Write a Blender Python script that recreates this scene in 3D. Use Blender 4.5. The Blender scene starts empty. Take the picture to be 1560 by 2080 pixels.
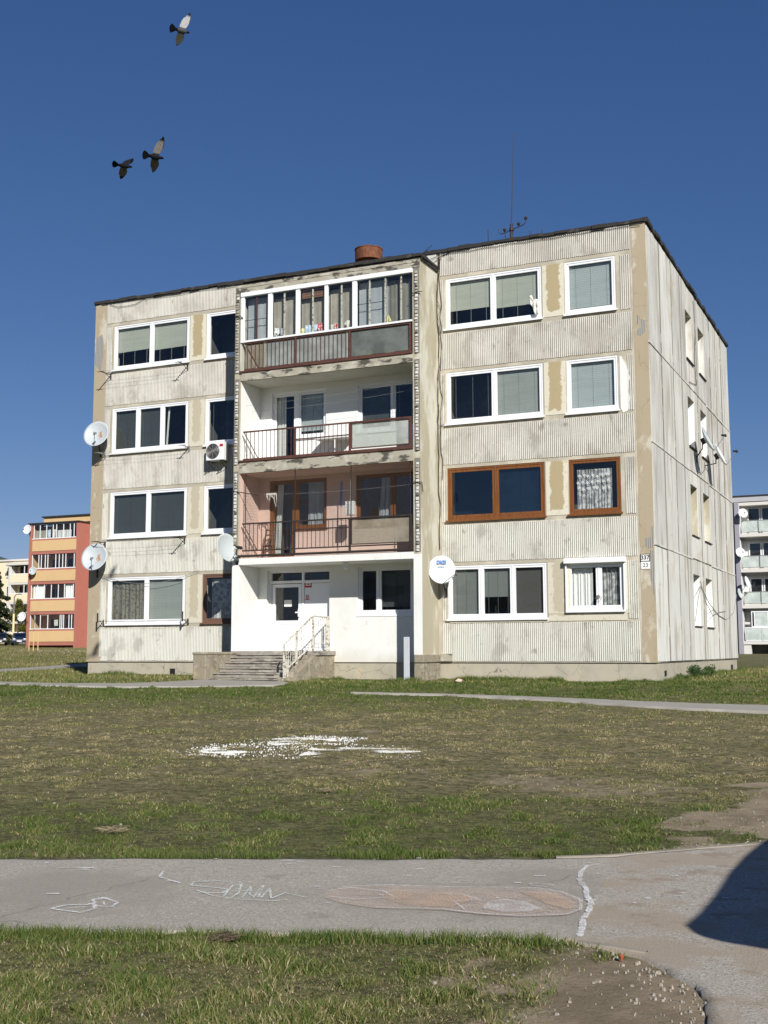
import bpy, bmesh, math, random
import numpy as np
from mathutils import Vector, Matrix
random.seed(7)
SC = bpy.context.scene
COL = SC.collection
R = math.radians
# ------------------------------------------------------------------ camera
CAM = Vector((24.8223, -31.0658, 0.3198))
cr = Vector((0.90989473, 0.41483269, -0.00232757)); cu = Vector((0.05091751, -0.10611067, 0.99304981)); cf = Vector((-0.41170254, 0.90368931, 0.11767179))
cd = bpy.data.cameras.new('camera'); cam = bpy.data.objects.new('camera', cd); COL.objects.link(cam)
cam.matrix_world = Matrix(((cr.x, cu.x, -cf.x, CAM.x), (cr.y, cu.y, -cf.y, CAM.y), (cr.z, cu.z, -cf.z, CAM.z), (0, 0, 0, 1)))
cd.sensor_fit = 'HORIZONTAL'; cd.sensor_width = 36; cd.lens = 2383.39 / 1560 * 36
cd.clip_start = .1; cd.clip_end = 6000
SC.camera = cam
# ------------------------------------------------------------------ sky, sun, exposure
SUND = Vector((0.89, -1.0, 0.84)).normalized()          # direction towards the sun
w = bpy.data.worlds.new('World'); SC.world = w; w.use_nodes = True
nt = w.node_tree; bg = nt.nodes['Background']
sky = nt.nodes.new('ShaderNodeTexSky'); sky.sky_type = 'NISHITA'; sky.sun_disc = False
sky.sun_elevation = math.asin(SUND.z); sky.sun_rotation = math.atan2(SUND.x, SUND.y)
sky.altitude = 300; sky.air_density = 0.8; sky.dust_density = 0.0; sky.ozone_density = 10.0
sp_ = nt.nodes.new('ShaderNodeSeparateColor'); cb_ = nt.nodes.new('ShaderNodeCombineColor'); nt.links.new(sky.outputs[0], sp_.inputs[0])
for i_, (ref, pw) in enumerate(((.42, 1.06), (1.04, .84), (2.9, .66))):      # tuned curve on the sky colour: blue builds up more slowly towards the horizon
    d_ = nt.nodes.new('ShaderNodeMath'); d_.operation = 'DIVIDE'; nt.links.new(sp_.outputs[i_], d_.inputs[0]); d_.inputs[1].default_value = ref
    p_ = nt.nodes.new('ShaderNodeMath'); p_.operation = 'POWER'; nt.links.new(d_.outputs[0], p_.inputs[0]); p_.inputs[1].default_value = pw
    m_ = nt.nodes.new('ShaderNodeMath'); m_.operation = 'MULTIPLY'; nt.links.new(p_.outputs[0], m_.inputs[0]); m_.inputs[1].default_value = ref; nt.links.new(m_.outputs[0], cb_.inputs[i_])
nt.links.new(cb_.outputs[0], bg.inputs[0]); bg.inputs[1].default_value = 0.068
sl = bpy.data.lights.new('sun', 'SUN'); sl.energy = 4.5; sl.angle = R(.53); sl.color = (1, .965, .905)
so = bpy.data.objects.new('sun', sl); COL.objects.link(so); so.rotation_euler = SUND.to_track_quat('Z', 'Y').to_euler()
so.location = (30, -40, 40)
SC.view_settings.view_transform = 'Standard'; SC.view_settings.look = 'None'
SC.view_settings.gamma = 1; SC.view_settings.exposure = 0.4
SC.render.engine = 'CYCLES'; SC.cycles.max_bounces = 8; SC.cycles.transparent_max_bounces = 24

# ------------------------------------------------------------------ materials
def s2l(c): return tuple((x / 12.92 if x <= .04045 else ((x + .055) / 1.055) ** 2.4) for x in c)
def hx(h): return s2l(tuple(int(h[i:i + 2], 16) / 255 for i in (0, 2, 4)))
M = {}
def nmat(name):
    m = bpy.data.materials.new(name); m.use_nodes = True; M[name] = m
    return m, m.node_tree, m.node_tree.nodes['Principled BSDF']
def noise(nt, vec, scale, detail=4, rough=.55):
    mp = nt.nodes.new('ShaderNodeMapping'); mp.inputs['Scale'].default_value = scale if hasattr(scale, '__len__') else (scale,) * 3
    nt.links.new(vec, mp.inputs[0])
    n = nt.nodes.new('ShaderNodeTexNoise'); n.inputs['Scale'].default_value = 1; n.inputs['Detail'].default_value = detail; n.inputs['Roughness'].default_value = rough
    nt.links.new(mp.outputs[0], n.inputs['Vector']); return n.outputs['Fac']
def ramp(nt, fac, lo, hi, a=0., b=1.):
    r = nt.nodes.new('ShaderNodeMapRange'); r.interpolation_type = 'SMOOTHSTEP'
    for k, v in zip((1, 2, 3, 4), (lo, hi, a, b)): r.inputs[k].default_value = v
    nt.links.new(fac, r.inputs[0]); return r.outputs[0]
def mix(nt, fac, a, b, mode='MIX'):
    m = nt.nodes.new('ShaderNodeMix'); m.data_type = 'RGBA'; m.blend_type = mode
    for sock, v in ((m.inputs[0], fac), (m.inputs[6], a), (m.inputs[7], b)):
        if hasattr(v, 'links') or isinstance(v, bpy.types.NodeSocket): nt.links.new(v, sock)
        elif hasattr(v, '__len__'): sock.default_value = (*v, 1)
        else: sock.default_value = v
    return m.outputs[2]
def mth(nt, op, a, b=0.):
    m = nt.nodes.new('ShaderNodeMath'); m.operation = op
    for s, v in zip(m.inputs, (a, b)):
        if isinstance(v, bpy.types.NodeSocket): nt.links.new(v, s)
        else: s.default_value = v
    return m.outputs[0]
def coord(nt, kind='pos'):
    if kind == 'pos': return nt.nodes.new('ShaderNodeNewGeometry').outputs['Position']
    return nt.nodes.new('ShaderNodeTexCoord').outputs[kind]
def grunge(name, base, layers=(), rough=.85, bump=0., bscale=60, spec=.3, metal=0., kind='pos', vary=0., wear=None):
    """base colour with layers (colour, scale, lo, hi, amount) mixed over it"""
    m, nt, b = nmat(name); v = coord(nt, kind); c = base
    if wear:      # newer limewash / splash dirt that reaches up to a ragged height: (colour, height, spread, amount)
        sz = nt.nodes.new('ShaderNodeSeparateXYZ'); nt.links.new(v, sz.inputs[0])
        hgt = mth(nt, 'ADD', sz.outputs[2], mth(nt, 'MULTIPLY', mth(nt, 'SUBTRACT', noise(nt, v, (1.1, 1.1, .8), 6, .65), .5), wear[2] * 2.2))
        c = mix(nt, ramp(nt, hgt, wear[1] - wear[2] * .5, wear[1] + wear[2] * .5, wear[3], 0), c, wear[0])
    for L in layers:
        col, sc, lo, hi, am = L[:5]
        f = ramp(nt, noise(nt, v, sc, L[5] if len(L) > 5 else 5, .6), lo, hi, 0, am)
        c = mix(nt, f, c, col)
    if vary:
        oi = nt.nodes.new('ShaderNodeObjectInfo'); g = ramp(nt, oi.outputs['Random'], 0, 1, 1 - vary, 1 + vary)
        vm = nt.nodes.new('ShaderNodeVectorMath'); vm.operation = 'SCALE'
        if isinstance(c, bpy.types.NodeSocket): nt.links.new(c, vm.inputs[0])
        else: vm.inputs[0].default_value = c
        nt.links.new(g, vm.inputs['Scale']); c = vm.outputs[0]
    if isinstance(c, bpy.types.NodeSocket): nt.links.new(c, b.inputs['Base Color'])
    else: b.inputs['Base Color'].default_value = (*c, 1)
    b.inputs['Roughness'].default_value = rough; b.inputs['Metallic'].default_value = metal
    b.inputs['Specular IOR Level'].default_value = spec
    if bump:
        bp = nt.nodes.new('ShaderNodeBump'); bp.inputs['Strength'].default_value = bump; bp.inputs['Distance'].default_value = .01
        nt.links.new(noise(nt, v, bscale, 5, .7), bp.inputs['Height']); nt.links.new(bp.outputs[0], b.inputs['Normal'])
    return m
CREAM = (.60, .56, .44); TAN = (.37, .30, .185); GREY = (.30, .28, .24); WHITE = (.78, .77, .72)
grunge('rib_concrete', (.54, .525, .48), [((.68, .67, .615), (.8, .8, .6), .40, .60, .8), ((.36, .345, .30), (1.6, 1.6, 1.0), .50, .66, .7), ((.40, .375, .32), (16, 16, .6), .52, .70, .45), ((.22, .205, .175), (3, 3, 2.5), .60, .72, .7), ((.72, .71, .66), (5, 5, 4), .60, .68, .6)], bump=.5, bscale=40, wear=((.69, .70, .64), 4.8, 5., .9))
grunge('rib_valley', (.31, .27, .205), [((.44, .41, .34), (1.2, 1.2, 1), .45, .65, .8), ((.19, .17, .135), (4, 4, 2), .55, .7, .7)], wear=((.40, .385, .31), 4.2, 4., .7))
grunge('base_plaster', (.42, .38, .30), [((.58, .53, .42), (.9, .9, .7), .48, .62, .8), ((.33, .28, .19), (2.2, 2.2, 1.6), .55, .75, .5), ((.28, .26, .22), (9, 9, .6), .58, .75, .4)], bump=.5, bscale=30)
grunge('corner_plaster', (.40, .335, .235), [((.58, .54, .44), (1.3, 1.3, .8), .54, .62, .8), ((.37, .30, .19), (3, 3, .8), .5, .7, .5), ((.30, .27, .22), (12, 12, .5), .6, .75, .4)], bump=.4, bscale=25)
grunge('side_concrete', (.53, .515, .465), [((.66, .65, .60), (1.5, .8, .35), .40, .58, .85), ((.38, .345, .28), (2.5, 3.0, .35), .50, .64, .75), ((.34, .315, .27), (12, 9, .35), .56, .70, .5), ((.46, .395, .29), (.7, .5, .5), .56, .68, .6), ((.74, .73, .69), (7, 6, .6), .58, .68, .7), ((.25, .23, .2), (3, 3, 3), .66, .76, .6)], bump=.9, bscale=25, vary=.10, wear=((.72, .72, .66), 4.2, 4.5, .6))
grunge('joint_plaster', (.27, .235, .18), [((.62, .58, .48), (2, 2, 2), .5, .6, .7), ((.22, .2, .17), (6, 6, 6), .55, .7, .5)], bump=.8, bscale=40)
grunge('pier_tan', (.44, .345, .20), [((.52, .45, .31), (2, 2, 2), .5, .7, .5), ((.34, .27, .17), (5, 5, 4), .6, .75, .4)], bump=.3, bscale=30)
grunge('block_side', (.41, .37, .27), [((.58, .56, .47), (1.3, 1.3, .45), .46, .58, .95), ((.36, .32, .22), (.9, .9, .7), .55, .7, .6), ((.22, .21, .17), (9, 9, .5), .62, .78, .6)], bump=.5, bscale=25)
grunge('white_plaster', (.76, .765, .735), [((.68, .675, .62), (.9, .9, .9), .45, .7, .7), ((.56, .53, .43), (2.5, 2.5, 1.2), .60, .78, .45), ((.60, .585, .53), (11, 11, .5), .60, .72, .4)], bump=.3, bscale=60, wear=((.56, .52, .42), .18, .5, .6))
grunge('white_render', (.78, .78, .75), [((.6, .59, .55), (3, 3, 1), .6, .85, .5)], bump=.2, bscale=50)
grunge('pink_render', (.64, .47, .395), [((.55, .40, .33), (2, 2, 1), .5, .8, .6), ((.78, .62, .52), (5, 5, 3), .6, .8, .5)], bump=.4, bscale=50)
grunge('plinth', (.44, .40, .31), [((.34, .32, .25), (1.5, 1.5, 1.2), .45, .7, .7), ((.24, .23, .16), (2.5, 2.5, 3), .58, .75, .6), ((.55, .47, .34), (1, 1, 1), .55, .7, .6)], bump=.6, bscale=50)
grunge('weathered_concrete', (.38, .35, .28), [((.52, .50, .42), (3, 3, 4), .5, .65, .8), ((.06, .056, .048), (2.2, 2.2, 6), .50, .60, .92), ((.2, .2, .13), (8, 8, 8), .6, .75, .5)], bump=.9, bscale=35)
grunge('slab_soffit', (.55, .54, .47), [((.42, .41, .35), (1.5, 3, 1), .5, .7, .5)], bump=.2)
grunge('bitumen', (.035, .033, .032), [((.10, .095, .085), (3, 3, 3), .55, .7, .7)], rough=.9, bump=.9, bscale=20)
grunge('pvc', (.82, .83, .84), [((.70, .70, .68), (6, 6, 6), .6, .8, .35)], rough=.35, spec=.5)
grunge('brown_wood', (.20, .075, .022), [((.12, .04, .012), (30, 30, 2), .45, .65, .7), ((.28, .12, .04), (10, 10, 10), .6, .8, .4)], rough=.55)
grunge('old_wood_frame', (.15, .085, .06), [((.16, .09, .06), (6, 6, 6), .45, .6, .8)], rough=.8)
grunge('rust_paint', (.105, .046, .035), [((.065, .028, .02), (8, 8, 8), .45, .65, .8), ((.28, .12, .07), (20, 20, 20), .6, .75, .6)], rough=.75)
grunge('rust_brown', (.20, .075, .035), [((.10, .04, .022), (5, 5, 3), .4, .65, .8), ((.34, .17, .10), (9, 9, 6), .6, .75, .6)], rough=.8, bump=.6)
grunge('dark_metal', (.035, .028, .026), [((.08, .05, .04), (10, 10, 10), .5, .7, .6)], rough=.6)
grunge('grey_metal', (.30, .30, .30), [((.18, .15, .12), (12, 12, 12), .5, .7, .6)], rough=.5, metal=.5)
grunge('white_worn_metal', (.62, .60, .52), [((.20, .13, .09), (14, 14, 14), .52, .60, .9)], rough=.7)
grunge('dish_grey', (.44, .48, .48), [((.46, .50, .50), (3, 3, 3), .5, .75, .5)], rough=.45)
grunge('dish_white', (.64, .655, .67), rough=.4)
grunge('cable_black', (.02, .02, .022), rough=.7)
grunge('cable_grey', (.25, .25, .24), rough=.7)
grunge('string_mat', (.35, .34, .31), rough=.9); grunge('net_wire', (.10, .085, .07), rough=.9)
grunge('step_stone', (.30, .275, .235), [((.42, .39, .33), (4, 4, 6), .5, .62, .8), ((.13, .115, .10), (3, 3, 14), .52, .62, .85), ((.36, .30, .24), (14, 14, 14), .55, .7, .5)], bump=1., bscale=30)
grunge('cheek_stone', (.28, .245, .18), [((.40, .365, .285), (4, 4, 4), .5, .65, .7), ((.16, .14, .10), (3, 3, 3), .62, .70, .8), ((.45, .34, .2), (2, 2, 2), .55, .7, .5)], bump=1., bscale=30)
def cracks(name, scale, width, col=(.07, .06, .05), amt=.85):
    m = M[name]; nt = m.node_tree; b = nt.nodes['Principled BSDF']; l = b.inputs['Base Color'].links[0]; src = l.from_socket
    v = coord(nt); vm = nt.nodes.new('ShaderNodeVectorMath'); vm.operation = 'SCALE'; n = nt.nodes.new('ShaderNodeTexNoise'); n.inputs['Scale'].default_value = 6; nt.links.new(v, n.inputs['Vector'])
    nt.links.new(n.outputs['Color'], vm.inputs[0]); vm.inputs['Scale'].default_value = .16; ad = nt.nodes.new('ShaderNodeVectorMath'); nt.links.new(v, ad.inputs[0]); nt.links.new(vm.outputs[0], ad.inputs[1])
    vo = nt.nodes.new('ShaderNodeTexVoronoi'); vo.feature = 'DISTANCE_TO_EDGE'; vo.inputs['Scale'].default_value = scale; nt.links.new(ad.outputs[0], vo.inputs['Vector'])
    f = mth(nt, 'MULTIPLY', ramp(nt, vo.outputs['Distance'], width * .4, width, 1, 0), ramp(nt, noise(nt, v, 1.7, 3), .42, .55, 0, amt))
    nt.links.new(mix(nt, f, src, col), b.inputs['Base Color'])
grunge('blind_navy', (.075, .11, .16), [((.055, .08, .12), (2, 2, 4), .5, .6, .8)])
grunge('curtain_light', (.62, .63, .60), [((.5, .5, .48), (5, 5, 2), .4, .7, .5)], rough=.95)
grunge('curtain_white', (.8, .8, .78), rough=.95)
grunge('drape_brown', (.33, .305, .25), [((.46, .43, .36), (3, 3, 2), .45, .7, .7)], rough=.95)
grunge('drape_grey', (.36, .385, .395), [((.48, .50, .49), (1.5, 1.5, 1), .45, .7, .8)], rough=.95)
grunge('drape_dark', (.20, .195, .16), [((.32, .31, .26), (4, 4, 2), .5, .7, .7)], rough=.95)
grunge('curtain_pattern', (.20, .19, .15), [((.09, .08, .06), (14, 14, 14), .5, .58, .9)], rough=.95)
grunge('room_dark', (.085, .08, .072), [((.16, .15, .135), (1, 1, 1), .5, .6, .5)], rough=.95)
grunge('room_light', (.45, .46, .45), rough=.95)
grunge('insect_screen', (.085, .083, .078), rough=.9)
grunge('door_white', (.80, .81, .82), rough=.4)
grunge('ac_white', (.80, .81, .80), rough=.4)
grunge('black_plastic', (.02, .02, .02), rough=.5)
grunge('towel_blue', (.50, .62, .72), [((.78, .8, .82), (12, 12, 12), .5, .6, .8)], rough=.95)
grunge('towel_white', (.82, .82, .80), [((.3, .33, .36), (22, 22, 22), .6, .66, .7)], rough=.95)
grunge('towel_red', (.62, .10, .10), [((.80, .74, .70), (18, 18, 18), .52, .56, .9)], rough=.95)
grunge('towel_yellow', (.75, .68, .30), rough=.95)
grunge('towel_grey', (.40, .42, .44), rough=.95)
grunge('rag_white', (.66, .63, .58), rough=.95)
grunge('sign_white', (.82, .82, .80), rough=.5)
grunge('sign_red', (.50, .02, .04), rough=.5)
grunge('sign_black', (.03, .03, .035), rough=.5)
grunge('sign_blue', (.05, .16, .42), rough=.5)
grunge('sign_slate', (.22, .26, .30), rough=.5)
grunge('paint_blue', (.16, .25, .55), rough=.8)
grunge('paper', (.75, .73, .68), rough=.9)
grunge('orange_wall', (.40, .155, .115), [((.36, .135, .10), (1, 1, 1), .5, .7, .5)], rough=.9)
grunge('yellow_wall', (.62, .43, .22), [((.56, .38, .19), (1, 1, 1), .5, .7, .5)], rough=.9)
grunge('cream_wall', (.80, .68, .48), rough=.9)
grunge('grey_wall', (.42, .42, .44), [((.36, .36, .37), (1, 1, 1), .5, .7, .5)], rough=.9)
grunge('violet_grey_wall', (.30, .29, .33), rough=.9)
grunge('cream_grey_wall', (.62, .60, .56), rough=.9)
grunge('tree_bark', (.10, .075, .05), rough=.95)
grunge('stake_wood', (.62, .45, .20), rough=.8)
grunge('lamp_paint', (.72, .62, .34), rough=.5)
grunge('car_dark_blue', (.012, .018, .04), rough=.25, spec=.6)
grunge('car_black', (.015, .015, .018), rough=.25, spec=.6)
grunge('van_blue', (.05, .07, .12), rough=.3, spec=.6)
grunge('tyre_rubber', (.02, .02, .02), rough=.9)
grunge('car_lamp', (.75, .76, .78), rough=.15, spec=.8)
grunge('asphalt', (.385, .348, .288), [((.43, .392, .325), (1.2, 1.2, 1.2), .4, .7, .6), ((.56, .52, .455), (58, 58, 58), .55, .64, .75, 2), ((.19, .17, .145), (64, 64, 64), .55, .66, .75, 2), ((.30, .27, .225), (.6, .6, .6), .48, .62, .7), ((.22, .20, .17), (2.3, 2.3, 2.3), .62, .70, .5)], rough=.95, bump=1, bscale=90)
grunge('worn_asphalt', (.37, .335, .28), [((.42, .385, .325), (1.2, 1.2, 1.2), .4, .7, .6), ((.56, .52, .455), (58, 58, 58), .55, .64, .75, 2), ((.19, .17, .145), (64, 64, 64), .55, .66, .75, 2), ((.36, .295, .22), (1.6, 1.6, 1.6), .46, .60, .9), ((.27, .215, .155), (4, 4, 4), .56, .66, .7), ((.70, .68, .64), (5, 5, 5), .68, .74, .6)], rough=.95, bump=1, bscale=70)
grunge('far_path', (.31, .29, .25), [((.28, .25, .22), (1.5, 1.5, 1.5), .45, .7, .6)], rough=.95, bump=.5)
grunge('kerb', (.30, .265, .215), [((.22, .195, .155), (3, 3, 3), .45, .65, .8)], rough=.9, bump=.6)
grunge('straw', (.27, .22, .14), [((.22, .18, .11), (30, 30, 30), .45, .6, .8)], rough=1); grunge('seam', (.20, .18, .145), [((.5, .47, .4), (4, 4, 2), .56, .64, .7)])
grunge('lime', (.66, .655, .63), rough=.95)
grunge('pebble', (.42, .38, .32), [((.25, .22, .18), (20, 20, 20), .5, .6, .7)], rough=.9, vary=.3)
grunge('hill_forest', (.055, .085, .075), [((.035, .055, .05), (.02, .02, .02), .45, .6, .8)], rough=1)

cracks('cheek_stone', 5.5, .035); cracks('white_plaster', .55, .003, (.45, .43, .38), .5); cracks('corner_plaster', 1.3, .006, (.2, .17, .12), .7); cracks('plinth', .9, .006, (.15, .13, .1), .8); cracks('asphalt', .35, .004, (.16, .145, .12), .55)
def glass(name, tint=(1, 1, 1), refl=1.5, rough=.02, base=.06):
    m, nt, b = nmat(name); nt.nodes.remove(b); out = nt.nodes['Material Output']
    tr = nt.nodes.new('ShaderNodeBsdfTransparent'); tr.inputs[0].default_value = (*tint, 1)
    gl = nt.nodes.new('ShaderNodeBsdfGlossy'); gl.inputs['Roughness'].default_value = rough
    bp = nt.nodes.new('ShaderNodeBump'); bp.inputs['Strength'].default_value = .12; bp.inputs['Distance'].default_value = .02
    nt.links.new(noise(nt, coord(nt), 1.6, 1), bp.inputs['Height']); nt.links.new(bp.outputs[0], gl.inputs['Normal'])
    lw = nt.nodes.new('ShaderNodeLayerWeight'); lw.inputs[0].default_value = .5      # facing: 0 head on .. 1 grazing, same from both sides
    f = mth(nt, 'ADD', base, mth(nt, 'MULTIPLY', mth(nt, 'POWER', lw.outputs['Facing'], 5.), .8))
    mx = nt.nodes.new('ShaderNodeMixShader'); nt.links.new(f, mx.inputs[0]); nt.links.new(tr.outputs[0], mx.inputs[1]); nt.links.new(gl.outputs[0], mx.inputs[2])
    nt.links.new(mx.outputs[0], out.inputs[0]); return m
glass('glass', (.95, .96, .955), 1.45, .015, .045)
glass('glass_tinted', (.55, .60, .64), 1.6, .015, .09)
def translucent(name, col, alpha, tcol=(.8, .85, .82), lo=.35, hi=.7, sc=2.):
    """milky sheet: partly see-through, unevenly dirty"""
    m, nt, b = nmat(name); out = nt.nodes['Material Output']
    b.inputs['Base Color'].default_value = (*col, 1); b.inputs['Roughness'].default_value = .4
    tr = nt.nodes.new('ShaderNodeBsdfTransparent'); tr.inputs[0].default_value = (*tcol, 1)
    mx = nt.nodes.new('ShaderNodeMixShader'); nt.links.new(ramp(nt, noise(nt, coord(nt), sc, 3), lo, hi, alpha - .18, min(1, alpha + .18)), mx.inputs[0])
    nt.links.new(tr.outputs[0], mx.inputs[1]); nt.links.new(b.outputs[0], mx.inputs[2]); nt.links.new(mx.outputs[0], out.inputs[0]); return m
translucent('milky_grey', (.42, .44, .42), .55)
translucent('milky_white', (.50, .52, .48), .62)
translucent('milky_tan', (.36, .31, .24), .60)
translucent('milky_smoke', (.20, .215, .20), .55)
translucent('frosted', (.58, .64, .60), .88)
translucent('net_curtain', (.72, .73, .72), .5, (1, 1, 1), .4, .6, 8.)
def chalkmat(name, col, lo, hi, am):
    m, nt, b = nmat(name); out = nt.nodes['Material Output']; v = coord(nt)
    b.inputs['Base Color'].default_value = (*col, 1); b.inputs['Roughness'].default_value = 1
    tr = nt.nodes.new('ShaderNodeBsdfTransparent'); mx = nt.nodes.new('ShaderNodeMixShader')
    f = mth(nt, 'MULTIPLY', ramp(nt, noise(nt, v, 90, 3, .8), lo, hi), ramp(nt, noise(nt, v, 5, 3), .3, .6, .35, am))
    nt.links.new(f, mx.inputs[0]); nt.links.new(tr.outputs[0], mx.inputs[1]); nt.links.new(b.outputs[0], mx.inputs[2]); nt.links.new(mx.outputs[0], out.inputs[0]); return m
chalkmat('chalk_white', (.78, .77, .75), .34, .56, .95)
chalkmat('chalk_soft', (.72, .69, .66), .34, .66, .8)
chalkmat('chalk_faint', (.66, .71, .66), .34, .56, .95)
chalkmat('chalk_pink', (.62, .50, .41), .34, .66, .8)
chalkmat('chalk_orange', (.62, .45, .31), .32, .62, .7)
def slatmat(name, a, b_, pitch):
    m, nt, b = nmat(name); v = coord(nt); sx = nt.nodes.new('ShaderNodeSeparateXYZ'); nt.links.new(v, sx.inputs[0])
    f = mth(nt, 'FRACT', mth(nt, 'MULTIPLY', sx.outputs[2], 1 / pitch)); f = ramp(nt, f, .55, .9)
    c = mix(nt, f, a, b_); c2 = mix(nt, ramp(nt, noise(nt, v, (.8, .8, 5), 3), .4, .7, 0, .35), c, tuple(x * .7 for x in a))
    nt.links.new(c2, b.inputs['Base Color']); b.inputs['Roughness'].default_value = .5; return m
slatmat('blind_green', (.43, .45, .375), (.35, .365, .305), .05)
slatmat('blind_blue', (.41, .46, .45), (.30, .345, .34), .05)
slatmat('blind_grey', (.32, .345, .315), (.27, .29, .27), .05)
slatmat('blind_dark', (.06, .068, .064), (.04, .046, .044), .05)
slatmat('blind_mid', (.19, .205, .195), (.155, .168, .16), .05)
slatmat('blind_wood', (.24, .13, .07), (.08, .04, .02), .08)
slatmat('scratched_rib', (.34, .34, .33), (.12, .12, .12), .5)
# grey ribs showing where plaster fell off (ribs run upright)
m, nt, b = nmat('bare_rib'); v = coord(nt); sx = nt.nodes.new('ShaderNodeSeparateXYZ'); nt.links.new(v, sx.inputs[0])
f = mth(nt, 'FRACT', mth(nt, 'MULTIPLY', sx.outputs[0], 1 / .056)); nt.links.new(mix(nt, ramp(nt, f, .5, .8), (.36, .35, .32), (.17, .16, .15)), b.inputs['Base Color'])
def piermat(name, inner, border, thick=.2):
    """plaster patch with a ragged pale border, laid on the pier's own extent"""
    m, nt, b = nmat(name); g = coord(nt, 'Generated'); sx = nt.nodes.new('ShaderNodeSeparateXYZ'); nt.links.new(g, sx.inputs[0]); v = coord(nt)
    ex = mth(nt, 'MINIMUM', sx.outputs[0], mth(nt, 'SUBTRACT', 1, sx.outputs[0]))
    ez = mth(nt, 'MULTIPLY', mth(nt, 'MINIMUM', sx.outputs[2], mth(nt, 'ADD', .6, mth(nt, 'SUBTRACT', 1, sx.outputs[2]))), 2.2)
    e = mth(nt, 'ADD', mth(nt, 'MINIMUM', ex, ez), mth(nt, 'MULTIPLY', mth(nt, 'SUBTRACT', noise(nt, v, 5, 4, .6), .5), .45))
    c = mix(nt, ramp(nt, e, thick - .03, thick + .03), border, inner)
    c = mix(nt, ramp(nt, noise(nt, v, 9, 4), .55, .75, 0, .45), c, (.33, .28, .19))
    nt.links.new(c, b.inputs['Base Color']); b.inputs['Roughness'].default_value = .9
    bp = nt.nodes.new('ShaderNodeBump'); bp.inputs['Strength'].default_value = .6; bp.inputs['Distance'].default_value = .01
    nt.links.new(e, bp.inputs['Height']); nt.links.new(bp.outputs[0], b.inputs['Normal']); return m
piermat('pier_patch', (.40, .325, .19), (.64, .60, .48), .21)
piermat('pier_patch_faint', (.47, .42, .31), (.60, .56, .45), .25)
# dish with rust run
m, nt, b = nmat('dish_rusty'); o = coord(nt, 'Object'); sx = nt.nodes.new('ShaderNodeSeparateXYZ'); nt.links.new(o, sx.inputs[0])
dx = mth(nt, 'MULTIPLY', mth(nt, 'SUBTRACT', sx.outputs[0], .11), 2.6); dz = mth(nt, 'ADD', sx.outputs[1], .0)
dd = mth(nt, 'SQRT', mth(nt, 'ADD', mth(nt, 'MULTIPLY', dx, dx), mth(nt, 'MULTIPLY', dz, dz)))
f = ramp(nt, mth(nt, 'ADD', dd, mth(nt, 'MULTIPLY', noise(nt, o, (18, 9, 18), 5), .9)), .52, .66, 1, 0)
nt.links.new(mix(nt, f, (.42, .46, .48), (.38, .20, .10)), b.inputs['Base Color']); b.inputs['Roughness'].default_value = .5
# net over balcony: diagonal mesh cut by transparency is not needed, it is real wire (see net builder)
# foliage materials: colour varies leaf by leaf through a face attribute
def leafmat(name, cols, trans=.25):
    m, nt, b = nmat(name); out = nt.nodes['Material Output']
    at = nt.nodes.new('ShaderNodeAttribute'); at.attribute_name = 'shade'
    cr_ = nt.nodes.new('ShaderNodeValToRGB'); el = cr_.color_ramp.elements
    while len(el) < len(cols): el.new(.5)
    for e, (p_, c) in zip(el, cols): e.position = p_; e.color = (*c, 1)
    nt.links.new(at.outputs['Fac'], cr_.inputs[0]); nt.links.new(cr_.outputs[0], b.inputs['Base Color'])
    b.inputs['Roughness'].default_value = .65; b.inputs['Specular IOR Level'].default_value = .25
    tl = nt.nodes.new('ShaderNodeBsdfTranslucent'); nt.links.new(cr_.outputs[0], tl.inputs[0])
    mx = nt.nodes.new('ShaderNodeMixShader'); mx.inputs[0].default_value = trans
    nt.links.new(b.outputs[0], mx.inputs[1]); nt.links.new(tl.outputs[0], mx.inputs[2]); nt.links.new(mx.outputs[0], out.inputs[0]); return m
leafmat('grass_blades', [(0, (.050, .092, .016)), (.33, (.110, .160, .032)), (.55, (.195, .195, .062)), (.78, (.32, .25, .125)), (1, (.52, .43, .27))])
leafmat('spruce_needles', [(0, (.02, .035, .012)), (1, (.05, .065, .025))], .1)
leafmat('thuja_leaves', [(0, (.06, .07, .012)), (1, (.17, .16, .03))], .15)
leafmat('weed_leaves', [(0, (.03, .07, .02)), (1, (.09, .14, .04))], .2)

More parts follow.
